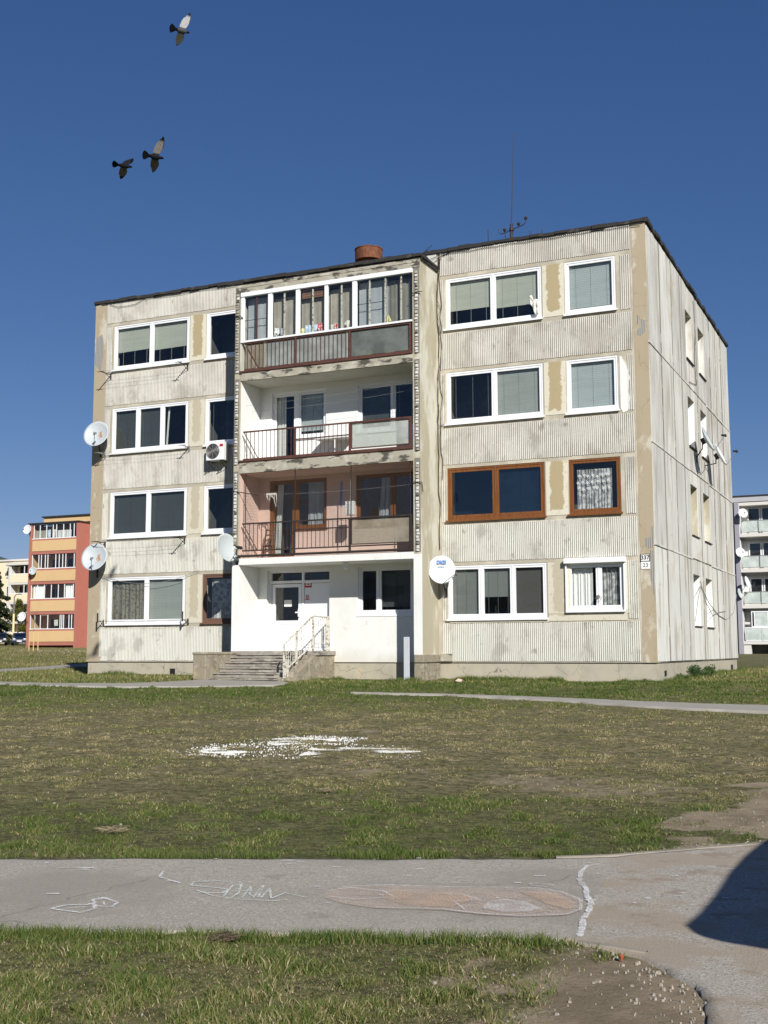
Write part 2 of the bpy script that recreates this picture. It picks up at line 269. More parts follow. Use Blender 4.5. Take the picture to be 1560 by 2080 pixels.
# ------------------------------------------------------------------ mesh helpers
def origin(par):
    while par is not None and par.parent is not None: par = par.parent
    return Vector(par.location) if par is not None else Vector((0, 0, 0))
class MB:
    def __init__(s, xf=None): s.v = []; s.f = []; s.mi = []; s.cm = 0; s.xf = xf
    def add(s, vs, fs):
        n = len(s.v)
        for p in vs:
            p = Vector(p); s.v.append(s.xf(p) if s.xf else p)
        for f in fs: s.f.append(tuple(n + i for i in f)); s.mi.append(s.cm)
        return s
    def box(s, x0, x1, y0, y1, z0, z1, skip=''):
        v = [(x0, y0, z0), (x1, y0, z0), (x1, y1, z0), (x0, y1, z0), (x0, y0, z1), (x1, y0, z1), (x1, y1, z1), (x0, y1, z1)]
        F = {'b': (3, 2, 1, 0), 't': (4, 5, 6, 7), 'f': (0, 1, 5, 4), 'k': (2, 3, 7, 6), 'l': (3, 0, 4, 7), 'r': (1, 2, 6, 5)}
        return s.add(v, [F[k] for k in F if k not in skip])
    def quad(s, a, b, c, d): return s.add([a, b, c, d], [(0, 1, 2, 3)])
    def tube(s, pts, r, n=6, r1=None):
        pts = [Vector(p) for p in pts]; vs = []; fs = []
        for i, p in enumerate(pts):
            d = (pts[min(i + 1, len(pts) - 1)] - pts[max(i - 1, 0)]).normalized()
            a = d.cross(Vector((0, 0, 1)));
            if a.length < .05: a = d.cross(Vector((1, 0, 0)))
            a.normalize(); b_ = d.cross(a); rr = r if r1 is None else r + (r1 - r) * i / (len(pts) - 1)
            for k in range(n):
                t = 2 * math.pi * k / n; vs.append(p + a * math.cos(t) * rr + b_ * math.sin(t) * rr)
        for i in range(len(pts) - 1):
            for k in range(n): fs.append((i * n + k, i * n + (k + 1) % n, (i + 1) * n + (k + 1) % n, (i + 1) * n + k))
        fs.append(tuple(reversed(range(n)))); fs.append(tuple(range((len(pts) - 1) * n, len(pts) * n)))
        return s.add(vs, fs)
    def disc(s, c, ax, r, th, n=24):
        c = Vector(c); ax = Vector(ax).normalized(); return s.tube([c, c + ax * th], r, n)
    def ball(s, c, r, n=8, sq=(1, 1, 1)):
        vs = []; fs = []
        for i in range(n + 1):
            t = math.pi * i / n
            for k in range(n * 2):
                p = math.pi * k / n; vs.append((c[0] + r * sq[0] * math.sin(t) * math.cos(p), c[1] + r * sq[1] * math.sin(t) * math.sin(p), c[2] + r * sq[2] * math.cos(t)))
        for i in range(n):
            for k in range(n * 2): fs.append((i * 2 * n + k, (i + 1) * 2 * n + k, (i + 1) * 2 * n + (k + 1) % (2 * n), i * 2 * n + (k + 1) % (2 * n)))
        return s.add(vs, fs)
    def prism(s, poly, lo, hi, axis='z'):
        n = len(poly)
        def P(a, b, h): return {'z': (a, b, h), 'y': (a, h, b), 'x': (h, a, b)}[axis]
        return s.add([P(a, b, lo) for a, b in poly] + [P(a, b, hi) for a, b in poly], [tuple(reversed(range(n))), tuple(range(n, 2 * n))] + [(i, (i + 1) % n, (i + 1) % n + n, i + n) for i in range(n)])
    def build(s, name, mat, parent=None, smooth=False, loc=None):
        me = bpy.data.meshes.new(name)
        L = origin(parent) if parent is not None else Vector(loc or (0, 0, 0))
        me.from_pydata([p - L for p in s.v], [], s.f)
        for m_ in (mat if isinstance(mat, (list, tuple)) else [mat]): me.materials.append(M[m_])
        if s.cm or any(s.mi): me.polygons.foreach_set('material_index', s.mi)
        if smooth: me.polygons.foreach_set('use_smooth', [True] * len(me.polygons))
        o = bpy.data.objects.new(name, me); COL.objects.link(o)
        if parent is not None: o.parent = parent
        else: o.location = L
        me.validate(); return o
def tag(o, label=None, cat=None, group=None, kind=None):
    for k, v in (('label', label), ('category', cat), ('group', group), ('kind', kind)):
        if v: o[k] = v
    return o
def empty(name, loc, label, cat, group=None):
    o = bpy.data.objects.new(name, None); COL.objects.link(o); o.location = loc; o.empty_display_size = .2
    return tag(o, label, cat, group)
def bevel(o, wd=.01, seg=2):
    m = o.modifiers.new('bevel', 'BEVEL'); m.width = wd; m.segments = seg; m.limit_method = 'ANGLE'; return o
def copy_tree(o, parent=None):
    c = o.copy(); COL.objects.link(c); c.parent = parent
    for ch in [x for x in bpy.data.objects if x.parent == o]: copy_tree(ch, c)
    return c

# ------------------------------------------------------------------ ground height and cover maps (all in metres on the ground)
FH = np.array([-math.sin(.427484342), math.cos(.427484342)]); RH = np.array([math.cos(.427484342), math.sin(.427484342)])
U_ = np.array([-60, 0, 9.5, 15, 20, 26, 30, 33, 37, 45]); ZC_ = np.array([-1.23, -1.23, -1.20, -1.05, -.9, -.68, -.55, -.51, -.44, -.42])
UL_ = np.array([45, 60, 92, 107, 150, 200, 400, 1500]); ZL_ = np.array([-.42, -.2, .45, .68, 1.25, 2., 4., 14.]); ZR_ = np.array([-.42, -.4, .04, .1, .3, .5, 1., 4.])
def uv_of(x, y):
    dx = np.asarray(x, float) - CAM.x; dy = np.asarray(y, float) - CAM.y
    return dx * FH[0] + dy * FH[1], dx * RH[0] + dy * RH[1]
def gz(x, y):
    u, v = uv_of(x, y); w_ = np.clip((v / np.maximum(u, 1) + .2) / .4, 0, 1); w_ = w_ * w_ * (3 - 2 * w_)
    return np.where(u <= 45, np.interp(u, U_, ZC_), np.interp(u, UL_, ZL_) * (1 - w_) + np.interp(u, UL_, ZR_) * w_)
rng = np.random.default_rng(3); LAT = rng.random((256, 256))
def gnz(x, y): u, v = uv_of(x, y); return (fbm(x, y, .9, 40) - .5) * .05 * np.interp(u, [10, 16, 60, 70], [.35, 1, 1, 0])
def vnoise(x, y, s, seed=0):
    x = np.asarray(x) * s + seed * 17.3; y = np.asarray(y) * s + seed * 5.1; xi = np.floor(x).astype(int); yi = np.floor(y).astype(int); fx = x - xi; fy = y - yi
    fx = fx * fx * (3 - 2 * fx); fy = fy * fy * (3 - 2 * fy); g = lambda a, b: LAT[a & 255, b & 255]
    return (g(xi, yi) * (1 - fx) + g(xi + 1, yi) * fx) * (1 - fy) + (g(xi, yi + 1) * (1 - fx) + g(xi + 1, yi + 1) * fx) * fy
def fbm(x, y, s, seed=0): return (vnoise(x, y, s, seed) * .5 + vnoise(x, y, s * 2.1, seed + 1) * .28 + vnoise(x, y, s * 4.3, seed + 2) * .22)
def sstep(a, b, x): t = np.clip((x - a) / (b - a), 0, 1); return t * t * (3 - 2 * t)
def bare(x, y):
    """1 where the soil is bare (trodden corner right of the lawn, the verge tip by the path)"""
    n = fbm(x, y, 1.3, 4) - .5; n2 = fbm(x, y, 4.5, 9) - .5
    d1 = np.hypot((x - 23.9) / 1.0, (y + 19.6) / 2.6); a = 1 - sstep(.55, 1.30, d1 + n * 1.3 + n2 * 1.0)
    d2 = np.hypot((x - 21.6) / 2.8, (y + 18.6) / 1.0); b_ = (1 - sstep(.3, 1.3, d2 + n * 1.6 + n2 * 1.6)) * .50
    d3 = np.hypot((x - 23.72) / .80, (y + 25.75) / 1.35); c = 1 - sstep(.55, 1.25, d3 + n * 1.0 + n2 * .9)
    u, v = uv_of(x, y); sp = sstep(.58, .74, fbm(x, y, 3.4, 12)) * sstep(11, 13, u) * (1 - sstep(20, 26, u)) * .55
    return np.clip(np.maximum(np.maximum(a, b_), np.maximum(c, sp)), 0, 1)
def dry(x, y):
    """0 lush .. 1 straw"""
    u, v = uv_of(x, y)
    base = np.interp(u, [4, 7.5, 9.3, 10.6, 11.8, 13.5, 19, 22, 24.5, 27, 40, 60], [.46, .40, .28, .30, .50, .72, .76, .60, .36, .18, .34, .50])
    return np.clip(base + (fbm(x, y, .8, 21) - .5) * .55 + (fbm(x, y, 3.2, 31) - .5) * .5, 0, 1)
def inpoly(x, y, poly):
    x = np.asarray(x); y = np.asarray(y); c = np.zeros(x.shape, bool); n = len(poly)
    for i in range(n):
        x0, y0 = poly[i]; x1, y1 = poly[(i + 1) % n]
        if y0 == y1: continue
        c ^= ((y0 > y) != (y1 > y)) & (x < (x1 - x0) * (y - y0) / (y1 - y0) + x0)
    return c
# ------------------------------------------------------------------ the ground
m, nt, b = nmat('lawn_soil'); v = coord(nt)
def attr(nt, n): a = nt.nodes.new('ShaderNodeAttribute'); a.attribute_name = n; return a.outputs['Fac']
thatch = mix(nt, attr(nt, 'dry'), (.085, .105, .030), (.26, .215, .118))
thatch = mix(nt, ramp(nt, noise(nt, v, (9, 9, 9), 6, .75), .43, .57, 0, .85), thatch, (.060, .058, .026))
thatch = mix(nt, ramp(nt, noise(nt, v, (26, 26, 26), 5, .8), .52, .66, 0, .7), thatch, (.34, .29, .175))
soil = mix(nt, ramp(nt, noise(nt, v, 2.2, 6, .7), .4, .65), (.335, .27, .185), (.225, .18, .12))
soil = mix(nt, ramp(nt, noise(nt, v, 40, 4, .8), .58, .68, 0, .8), soil, (.36, .32, .26))
f = ramp(nt, mth(nt, 'ADD', attr(nt, 'bare'), mth(nt, 'MULTIPLY', mth(nt, 'SUBTRACT', noise(nt, v, 7, 5, .7), .5), .8)), .35, .62)
nt.links.new(mix(nt, f, thatch, soil), b.inputs['Base Color']); b.inputs['Roughness'].default_value = 1; b.inputs['Specular IOR Level'].default_value = .1
bp = nt.nodes.new('ShaderNodeBump'); bp.inputs['Strength'].default_value = 1; bp.inputs['Distance'].default_value = .03
nt.links.new(noise(nt, v, 22, 6, .8), bp.inputs['Height']); nt.links.new(bp.outputs[0], b.inputs['Normal'])

def axis(c, near, far):
    a = [0.]; st = near
    while a[-1] < far: a.append(a[-1] + st); st *= 1.0 if a[-1] < 14 else 1.13
    a = np.array(a); return np.concatenate([c - a[::-1][:-1], c + a])
gxs = axis(17., .22, 3200.); gys = axis(-17., .22, 3200.)
GX, GY = np.meshgrid(gxs, gys); nx, ny = len(gxs), len(gys)
def grid_mesh(name, X, Y, Z, mat, attrs=None):
    ny, nx = X.shape; me = bpy.data.meshes.new(name)
    co = np.stack([X, Y, Z], -1).reshape(-1, 3).astype('f'); i = np.arange((ny - 1) * (nx - 1)); r_, c_ = i // (nx - 1), i % (nx - 1); a = r_ * nx + c_
    q = np.stack([a, a + 1, a + nx + 1, a + nx], 1).astype('i')
    me.vertices.add(len(co)); me.vertices.foreach_set('co', co.ravel()); me.loops.add(q.size); me.loops.foreach_set('vertex_index', q.ravel())
    me.polygons.add(len(q)); me.polygons.foreach_set('loop_start', np.arange(0, q.size, 4, dtype='i')); me.update(calc_edges=True)
    me.polygons.foreach_set('use_smooth', np.ones(len(q), bool)); me.materials.append(M[mat])
    for k, val in (attrs or {}).items():
        at = me.attributes.new(k, 'FLOAT', 'POINT'); at.data.foreach_set('value', np.ascontiguousarray(val, dtype='f').ravel())
    o = bpy.data.objects.new(name, me); COL.objects.link(o); return o

def resample(pl, n):
    pl = np.array(pl, float); d = np.r_[0, np.cumsum(np.hypot(*np.diff(pl, axis=0).T))]; t = np.linspace(0, d[-1], n)
    return np.stack([np.interp(t, d, pl[:, 0]), np.interp(t, d, pl[:, 1])], 1)
def strip(name, A, B, mat, lift, n=120, k=12, jit=.03, closed=None):
    a = resample(A, n); b_ = resample(B, n)
    a += (np.stack([fbm(a[:, 0], a[:, 1], 3., 5), fbm(a[:, 0], a[:, 1], 3., 6)], 1) - .5) * jit * 4
    b_ += (np.stack([fbm(b_[:, 0], b_[:, 1], 3., 7), fbm(b_[:, 0], b_[:, 1], 3., 8)], 1) - .5) * jit * 4
    t = np.concatenate([[0, .004], np.linspace(.02, .98, k), [.996, 1]])[:, None, None]; P = a[None] * (1 - t) + b_[None] * t
    Z = gz(P[..., 0], P[..., 1]) + lift
    Z[0] -= .06; Z[-1] -= .06
    return tag(grid_mesh(name, P[..., 0], P[..., 1], Z, mat), kind='structure'), np.concatenate([a, b_[::-1]])
farA = [(8, -28.8), (18.55, -24.15), (19.88, -23.55), (21.15, -23.02), (21.94, -22.66), (22.2, -22.54), (22.67, -22.22)]
nearA = [(9, -30.9), (20.13, -25.87), (20.65, -25.68), (21.14, -25.46), (22.11, -25.13), (22.64, -24.89), (23.03, -24.82)]
farB = [(22.67, -22.22), (23.12, -21.74), (23.64, -21.17), (25.5, -19.2), (30, -16), (38, -18), (40, -34)]
nearB = [(23.03, -24.82), (23.32, -24.95), (23.6, -25.15), (23.80, -25.45), (23.92, -25.9), (24.05, -26.5), (24.3, -27.5), (24.9, -34)]
_, PA = strip('path', nearA, farA, 'asphalt', .008, 260, 24)
_, PB = strip('road', nearB, farB, 'worn_asphalt', .010, 160, 40)
_, P2 = strip('path', [(-6, -6.6), (2.95, -7.17), (4.1, -7.36), (5.59, -7.4), (6.95, -7.1), (8.6, -6.3), (10.0, -5.2), (9.9, -4.3), (9.2, -3.3)], [(-6, -5.2), (2.06, -6.1), (3.27, -6.35), (4.6, -6.2), (5.8, -5.7), (6.2, -5.0), (6.3, -4.2), (6.3, -3.2), (6.4, -2.95)], 'far_path', .045, 160, 12, .05)
_, P4 = strip('path', [(12.9, -6.83), (15.25, -6.80), (17.55, -7.12), (19.77, -7.99), (21.12, -8.26), (22.19, -8.38), (34, -9.5)], [(12.8, -6.8), (15.06, -6.5), (17.37, -6.55), (19.54, -6.9), (20.92, -7.0), (22.03, -6.95), (34, -7.4)], 'far_path', .045, 160, 8, .05)
_, P3 = strip('path', [(-5, -1), (-5.84, 2.42), (-7.0, 5.88), (-7.6, 8.53), (-8., 12)], [(-7.0, -1), (-8.3, 5.31), (-9.0, 7.97), (-10.2, 11.54), (-10.9, 14)], 'far_path', .045, 80, 6, .05)
GZ = gz(GX, GY) + gnz(GX, GY)
def deep(P_, e=.30):
    q = [tuple(p) for p in P_]; r_ = inpoly(GX, GY, q)
    for a_, b_ in ((e, 0), (-e, 0), (0, e), (0, -e), (.7 * e, .7 * e), (-.7 * e, .7 * e), (.7 * e, -.7 * e), (-.7 * e, -.7 * e)): r_ &= inpoly(GX + a_, GY + b_, q)
    return r_
for P_ in (PA, PB): GZ -= .035 * deep(P_) + .012 * inpoly(GX, GY, [tuple(p) for p in P_])          # the bed under the asphalt
tag(grid_mesh('ground', GX, GY, GZ, 'lawn_soil', {'bare': bare(GX, GY), 'dry': dry(GX, GY)}), kind='structure')
# thin concrete edging set flush along the worn part of the path
for A_ in ([(22.3, -22.49), (22.67, -22.24), (23.12, -21.76), (23.66, -21.19), (25.5, -19.2)], [(23.1, -24.87), (23.25, -24.89), (23.46, -24.94)]):
    a = np.array(A_); d = np.gradient(a, axis=0); nrm = np.stack([-d[:, 1], d[:, 0]], 1) / np.hypot(d[:, 0], d[:, 1])[:, None]
    strip('kerb', a.tolist(), (a + nrm * .055).tolist(), 'kerb', .018, 60, 4, .01)

# hill on the horizon, left
hx_ = np.linspace(-1, 1, 60)
vs = []
C_ = np.array([-1033., 1131.]); ang = math.atan2(C_[1] - CAM.y, C_[0] - CAM.x)
X = []; Y = []; Z = []
for j, t in enumerate(np.linspace(0, 1, 14)):
    rr = 1350 + 500 * t; aa = ang + hx_ * .5
    X.append(CAM.x + rr * np.cos(aa)); Y.append(CAM.y + rr * np.sin(aa))
    prof = (np.interp(hx_, [-1, -.30, -.1, -.03, .02, .06, .3, 1], [0, 10, 60, 100, 121, 132, 170, 150]) + (vnoise(hx_ * 50, hx_ * 0, 1.) - .5) * 7 + (vnoise(hx_ * 300, hx_ * 0, 1.) - .5) * 4)
    Z.append(prof * math.sin(math.pi * min(1, t * 1.0)) ** .8 + 8)
tag(grid_mesh('hills', np.array(X), np.array(Y), np.array(Z), 'hill_forest'), kind='structure')

# ------------------------------------------------------------------ grass blades (one mesh)
def blades(name, x, y, h, wd, shade, lean=.6, two=True, label=None):
    n = len(x); z = gz(x, y) + gnz(x, y)
    th = rng.random(n) * 2 * np.pi; ld = rng.random(n) * 2 * np.pi; ln = h * lean * (.3 + rng.random(n))
    dx, dy = np.cos(th) * wd * .5, np.sin(th) * wd * .5; lx, ly = np.cos(ld) * ln, np.sin(ld) * ln
    base = np.stack([x, y, z - .01], 1); z0 = np.zeros(n)
    W_ = np.stack([dx, dy, z0], 1)
    if two:
        mid = base + np.stack([lx * .35, ly * .35, h * .6], 1); tip = base + np.stack([lx, ly, h], 1)
        co = np.stack([base - W_, base + W_, mid + W_ * .8, mid - W_ * .8, tip], 1).reshape(-1, 3)
        i0 = np.arange(n) * 5; loops = np.stack([i0, i0 + 1, i0 + 2, i0 + 3, i0 + 3, i0 + 2, i0 + 4], 1).ravel()
        st = np.stack([np.arange(n) * 7, np.arange(n) * 7 + 4], 1).ravel(); sh = np.repeat(shade, 2)
    else:
        tip = base + np.stack([lx, ly, h], 1); co = np.stack([base - W_, base + W_, tip], 1).reshape(-1, 3)
        i0 = np.arange(n) * 3; loops = np.stack([i0, i0 + 1, i0 + 2], 1).ravel(); st = np.arange(n) * 3; sh = shade
    me = bpy.data.meshes.new(name); me.vertices.add(len(co)); me.vertices.foreach_set('co', co.astype('f').ravel())
    me.loops.add(len(loops)); me.loops.foreach_set('vertex_index', loops.astype('i')); me.polygons.add(len(st)); me.polygons.foreach_set('loop_start', st.astype('i'))
    me.update(calc_edges=True); at = me.attributes.new('shade', 'FLOAT', 'FACE'); at.data.foreach_set('value', sh.astype('f'))
    me.materials.append(M['grass_blades']); o = bpy.data.objects.new(name, me); COL.objects.link(o)
    return tag(o, label, 'grass', kind='stuff')
BLD = [(-.02, -.02), (18.53, -.02), (18.53, 14.7), (-.02, 14.7)]
BLK = [(6.2, -1.3), (12.45, -1.3), (12.45, 0), (6.2, 0)]; STP = [(6.05, -2.95), (9.15, -2.8), (9.15, 0), (6.05, 0)]
def free(x, y, off=0.):
    ok = np.ones(len(x), bool)
    for P in (PA, PB, P2, P4, P3, BLD, BLK, STP): ok &= ~inpoly(x, y, [tuple(p) for p in P] if isinstance(P, np.ndarray) else P)
    return ok
def scatter(n, u0, u1, pw, vs, marg=.6):
    """density falls with distance u; returns ground points inside a fan in front of the camera spot"""
    t = rng.random(n); e = 2 - pw; u = (u0 ** e + t * (u1 ** e - u0 ** e)) ** (1 / e); v = (rng.random(n) * 2 - 1) * (u * vs + marg)
    return CAM.x + u * FH[0] + v * RH[0], CAM.y + u * FH[1] + v * RH[1], u
def cull(x, y, u, thr=0.):
    k = free(x, y); b_ = bare(x, y); k &= rng.random(len(x)) > np.clip(b_ * .93 + (np.hypot((x - 24.0) / .75, (y + 25.6) / 1.1) < 1) * .75, 0, 1); return x[k], y[k], u[k]
# near verge
x, y, u = scatter(340000, 4.6, 8.6, 1., .44); x, y, u = cull(x, y, u)
cl = fbm(x, y, 5., 51); tuft = sstep(.42, .72, cl); d_ = dry(x, y)
k = rng.random(len(x)) < .45 + .55 * tuft; x, y, u, tuft, d_ = x[k], y[k], u[k], tuft[k], d_[k]
edge = sstep(6.7, 7.3, u)
h = (.018 + .026 * tuft + .022 * rng.random(len(x)) * tuft + .012 * edge) * (.6 + .7 * rng.random(len(x)))
sh = np.clip(d_ * .55 + rng.random(len(x)) * .55 - .08 + (rng.random(len(x)) < .10 + .25 * d_) * .45 - tuft * .1, 0, 1)
blades('grass', x, y, h, .0034 + .0028 * rng.random(len(x)), sh, .75, True, 'near grass verge below the asphalt path, tufted green with straw')
# lawn
x, y, u = scatter(1150000, 9.0, 34, 1.45, .42); x, y, u = cull(x, y, u)
cl = fbm(x, y, 2.6, 61) * .6 + fbm(x, y, 7., 62) * .4; tuft = sstep(.44, .68, cl); d_ = dry(x, y)
k = rng.random(len(x)) < (.30 + .7 * tuft) * (1.08 - .55 * d_); x, y, u, tuft, d_ = x[k], y[k], u[k], tuft[k], d_[k]
lush = sstep(.62, .30, d_) if False else 1 - sstep(.30, .62, d_)
h = (.011 + .018 * tuft + .013 * lush * tuft + .004 * lush) * (.6 + .8 * rng.random(len(x))) * np.interp(u, [9, 24, 30], [1, 1.1, 1.5])
sh = np.clip(d_ * .62 + rng.random(len(x)) * .5 - .12 + (rng.random(len(x)) < .06 + .34 * d_) * .4, 0, 1)
blades('grass', x, y, h, (.0045 + .003 * rng.random(len(x))) * np.maximum(1, u / 10) ** .9, sh, .9, True, 'broad trodden lawn between the path and the grey block, olive and straw')
# far lawns to both sides
x, y, u = scatter(210000, 31, 120, 1.4, .43, 2); x, y, u = cull(x, y, u)
k = ~((x > 0) & (y > 0) & (x < 18.5)); x, y, u = x[k], y[k], u[k]
d_ = dry(x, y); sh = np.clip(.12 + .4 * fbm(x, y, .3, 71) + rng.random(len(x)) * .45 + (rng.random(len(x)) < .12) * .3, 0, 1)
blades('grass', x, y, (.05 + .06 * rng.random(len(x))), .03 + .02 * rng.random(len(x)), sh, .8, False, 'distant green lawn beside and beyond the grey block')
# matted dead blades lying flat
x, y, u = scatter(145000, 4.6, 8.6, 1., .44); x, y, u = cull(x, y, u)
blades('grass', x, y, .006 + .012 * rng.random(len(x)), .0035 + .002 * rng.random(len(x)), np.clip(.62 + .38 * rng.random(len(x)) - .5 * (rng.random(len(x)) < .35), 0, 1), 4., True, 'matted dry blades lying in the near verge')
x, y, u = scatter(400000, 9.0, 34, 1.45, .42); x, y, u = cull(x, y, u); k = rng.random(len(x)) < .35 + .65 * sstep(.3, .7, dry(x, y)) * sstep(.4, .6, fbm(x, y, 1.9, 55)); x, y, u = x[k], y[k], u[k]
blades('grass', x, y, .006 + .012 * rng.random(len(x)), (.005 + .003 * rng.random(len(x))) * np.maximum(1, u / 10) ** .9, np.clip(.58 + .38 * rng.random(len(x)) - .5 * (rng.random(len(x)) < .4), 0, 1), 4., False, 'matted dry blades lying in the trodden lawn')
# taller growth along walls and path edges
xs = []; ys = []
def along(pts, n, sp):
    a = resample(pts, n); xs.append(a[:, 0] + rng.normal(0, sp, n)); ys.append(a[:, 1] + rng.normal(0, sp, n))
along([(12.5, -.25), (18.6, -.25)], 9000, .16); along([(18.7, -.2), (18.75, 14)], 5000, .12); along([(0, -.2), (5.9, -.2)], 3500, .12); along([(9.2, -1.0), (9.6, -1.5), (12.2, -1.55)], 6000, .22)
along([(9.2, -.35), (12.2, -.3)], 3000, .12); along([(16, -25.2), (18.5, -24.2), (22.4, -22.3)], 9000, .05); along([(18, -27), (20.13, -25.97), (22.64, -24.99), (23.0, -24.95)], 9000, .05)
x = np.concatenate(xs); y = np.concatenate(ys); k = free(x, y); x, y = x[k], y[k]; u, _v = uv_of(x, y); near = u < 12
k = (~near) | (fbm(x, y, 2.5, 81) > .42); x, y, u, near = x[k], y[k], u[k], near[k]
h = np.where(near, .035 + .05 * rng.random(len(x)), .06 + .16 * rng.random(len(x)) * sstep(.4, .7, fbm(x, y, 1.1, 83)))
blades('grass', x, y, h, np.where(near, .004, .012), np.clip(rng.random(len(x)) * .6, 0, 1), .6, True, 'taller green grass fringing the walls and the path edges')

# ------------------------------------------------------------------ loose stones and bits of litter
def stones(name, pts, smin, smax, mat, label, cat, flat=.22, kind='stuff'):
    mb = MB()
    for (x_, y_) in pts:
        s = smin + (smax - smin) * random.random() ** 2.5; z_ = float(gz(x_, y_)) + s * .04 + .006; a = random.random() * 6.3
        n = 5; top = []; bot = []
        for k_ in range(n):
            t = a + 2 * math.pi * k_ / n; r_ = s * (.6 + .5 * random.random())
            bot.append((x_ + math.cos(t) * r_, y_ + math.sin(t) * r_, z_ - s * .2 - .01)); top.append((x_ + math.cos(t + .3) * r_ * .6, y_ + math.sin(t + .3) * r_ * .6, z_ + s * flat * (.5 + .5 * random.random())))
        mb.add(bot + top, [tuple(range(5, 10))] + [(i, (i + 1) % 5, (i + 1) % 5 + 5, i + 5) for i in range(5)])
    return tag(mb.build(name, mat), label, cat, kind=kind)
pts = []
while len(pts) < 900:
    t = random.random(); u0 = 4.8 + t * 22; v0 = (random.random() * 2 - 1) * (u0 * .34 + .3); x_ = CAM.x + u0 * FH[0] + v0 * RH[0]; y_ = CAM.y + u0 * FH[1] + v0 * RH[1]
    if random.random() < .06 + float(bare(np.array([x_]), np.array([y_]))[0]): pts.append((x_, y_))
stones('gravel', pts, .005, .018, 'pebble', 'small pale stones strewn over the bare soil and the lawn', 'gravel')
pts = []
for a_, b_ in resample([(23.05, -24.85), (23.35, -24.98), (23.62, -25.18), (23.80, -25.48), (23.92, -25.95), (24.08, -26.7)], 260): pts.append((a_ + random.gauss(0, .13), b_ + random.gauss(0, .13)))
for a_, b_ in resample([(22.5, -22.4), (22.9, -21.95), (23.64, -21.1), (24.4, -20.3)], 260): pts.append((a_ + random.gauss(0, .08), b_ + random.gauss(0, .08)))
stones('gravel', pts, .004, .014, 'pebble', 'grit and small stones crumbling along the worn edges of the asphalt', 'gravel')
def polyfill(poly, n, soft=.25):
    P = np.array(poly); out = []; lo = P.min(0) - soft; hi = P.max(0) + soft
    while len(out) < n:
        p = lo + rng.random((n, 2)) * (hi - lo); ins = inpoly(p[:, 0], p[:, 1], poly); u_, v_ = uv_of(p[:, 0], p[:, 1]); nn = fbm(v_ * .45, u_ * 1.5, 4., 91)
        k = ins & (rng.random(n) < sstep(.46, .56, nn + .06 * (rng.random(n) - .5))) | (~ins & (rng.random(n) < .02) & (nn > .4)); out += p[k].tolist()
    return out[:n]
POW = [([(15.85, -17.45), (15.8, -17.0), (16.2, -16.8), (16.5, -17.1), (16.5, -17.64), (16.06, -17.6)], 1000, 'small patch of white powder left of the main spill'),
       ([(16.23, -16.25), (16.0, -15.69), (16.22, -15.35), (16.5, -15.38), (16.8, -15.95), (16.45, -16.4)], 1100, 'patch of white powder spilled behind the long streak'),
       ([(16.53, -15.36), (16.8, -15.24), (17.0, -15.6), (16.78, -15.78)], 350, 'small blot of white powder farthest back on the lawn'),
       ([(17.35, -17.35), (17.05, -16.4), (17.5, -16.3), (18.05, -16.15), (18.55, -16.05), (18.7, -16.5), (18.1, -17.15), (17.65, -17.45)], 3200, 'long bright streak of white powder nearest the trodden soil'),
       ([(15.5, -18.37), (15.56, -18.1), (15.75, -18.35)], 90, 'faint sprinkle of white powder farthest left on the lawn')]
for poly, n, lab in POW:
    stones('white_powder', polyfill(poly, int(n * 2.0)), .003, .017, 'lime', lab, 'white powder', .2)
# chalk drawings on the path
def ribbon(mb, pts, wd, lift):
    a = resample(pts, max(8, len(pts) * 8)); d = np.gradient(a, axis=0); nr = np.stack([-d[:, 1], d[:, 0]], 1) / (np.hypot(d[:, 0], d[:, 1])[:, None] + 1e-9)
    w_ = wd * (.6 + .8 * rng.random(len(a)))[:, None] / 2; A = a + nr * w_; B = a - nr * w_
    zz = lambda P: [(p[0], p[1], float(gz(p[0], p[1])) + lift) for p in P]
    n = len(a); mb.add(zz(A) + zz(B), [(i, i + 1, n + i + 1, n + i) for i in range(n - 1)])
def patch(mb, poly, lift, n=14):
    c = np.mean(poly, 0); P = resample(list(poly) + [poly[0]], 60)
    for a_, b_ in zip(P[:-1], P[1:]):
        for k_ in range(n):
            t0, t1 = k_ / n, (k_ + 1) / n
            q = [c + (a_ - c) * t0, c + (b_ - c) * t0, c + (b_ - c) * t1, c + (a_ - c) * t1]; mb.add([(p[0], p[1], float(gz(p[0], p[1])) + lift) for p in q], [(0, 1, 2, 3)] if k_ else [(1, 2, 3)])
LF = .016
rk = [(21.56, -24.52), (21.38, -24.42), (21.30, -24.22), (21.38, -24.06), (21.57, -23.94), (21.94, -23.83), (22.5, -23.63), (22.68, -23.68), (22.85, -23.86), (22.92, -24.12), (22.88, -24.28), (22.66, -24.42), (22.42, -24.46), (22.18, -24.44), (21.79, -24.56)]
dr = empty('chalk_drawing', (22.1, -24.1, float(gz(22.1, -24.1))), 'large orange and white chalk drawing of a long rounded shape on the path', 'chalk drawing')
mb = MB(); patch(mb, rk, LF); mb.build('pale_fill', 'chalk_pink', dr)
mb = MB(); patch(mb, [(21.7, -24.3), (21.68, -24.05), (22.1, -23.95), (22.25, -24.1), (22.2, -24.36), (21.95, -24.42)], LF + .003); patch(mb, [(22.42, -23.75), (22.66, -23.74), (22.84, -23.95), (22.86, -24.15), (22.7, -24.05)], LF + .003); mb.build('orange_fill', 'chalk_orange', dr)
mb = MB(); ribbon(mb, rk[3:] , .020, LF + .006); ribbon(mb, [(21.35, -24.1), (21.65, -24.12), (21.78, -24.25), (21.6, -24.4), (21.4, -24.4)], .016, LF + .006); ribbon(mb, [(21.8, -24.1), (22.15, -24.02), (22.3, -24.12), (22.15, -24.2), (22.3, -24.4)], .014, LF + .006)
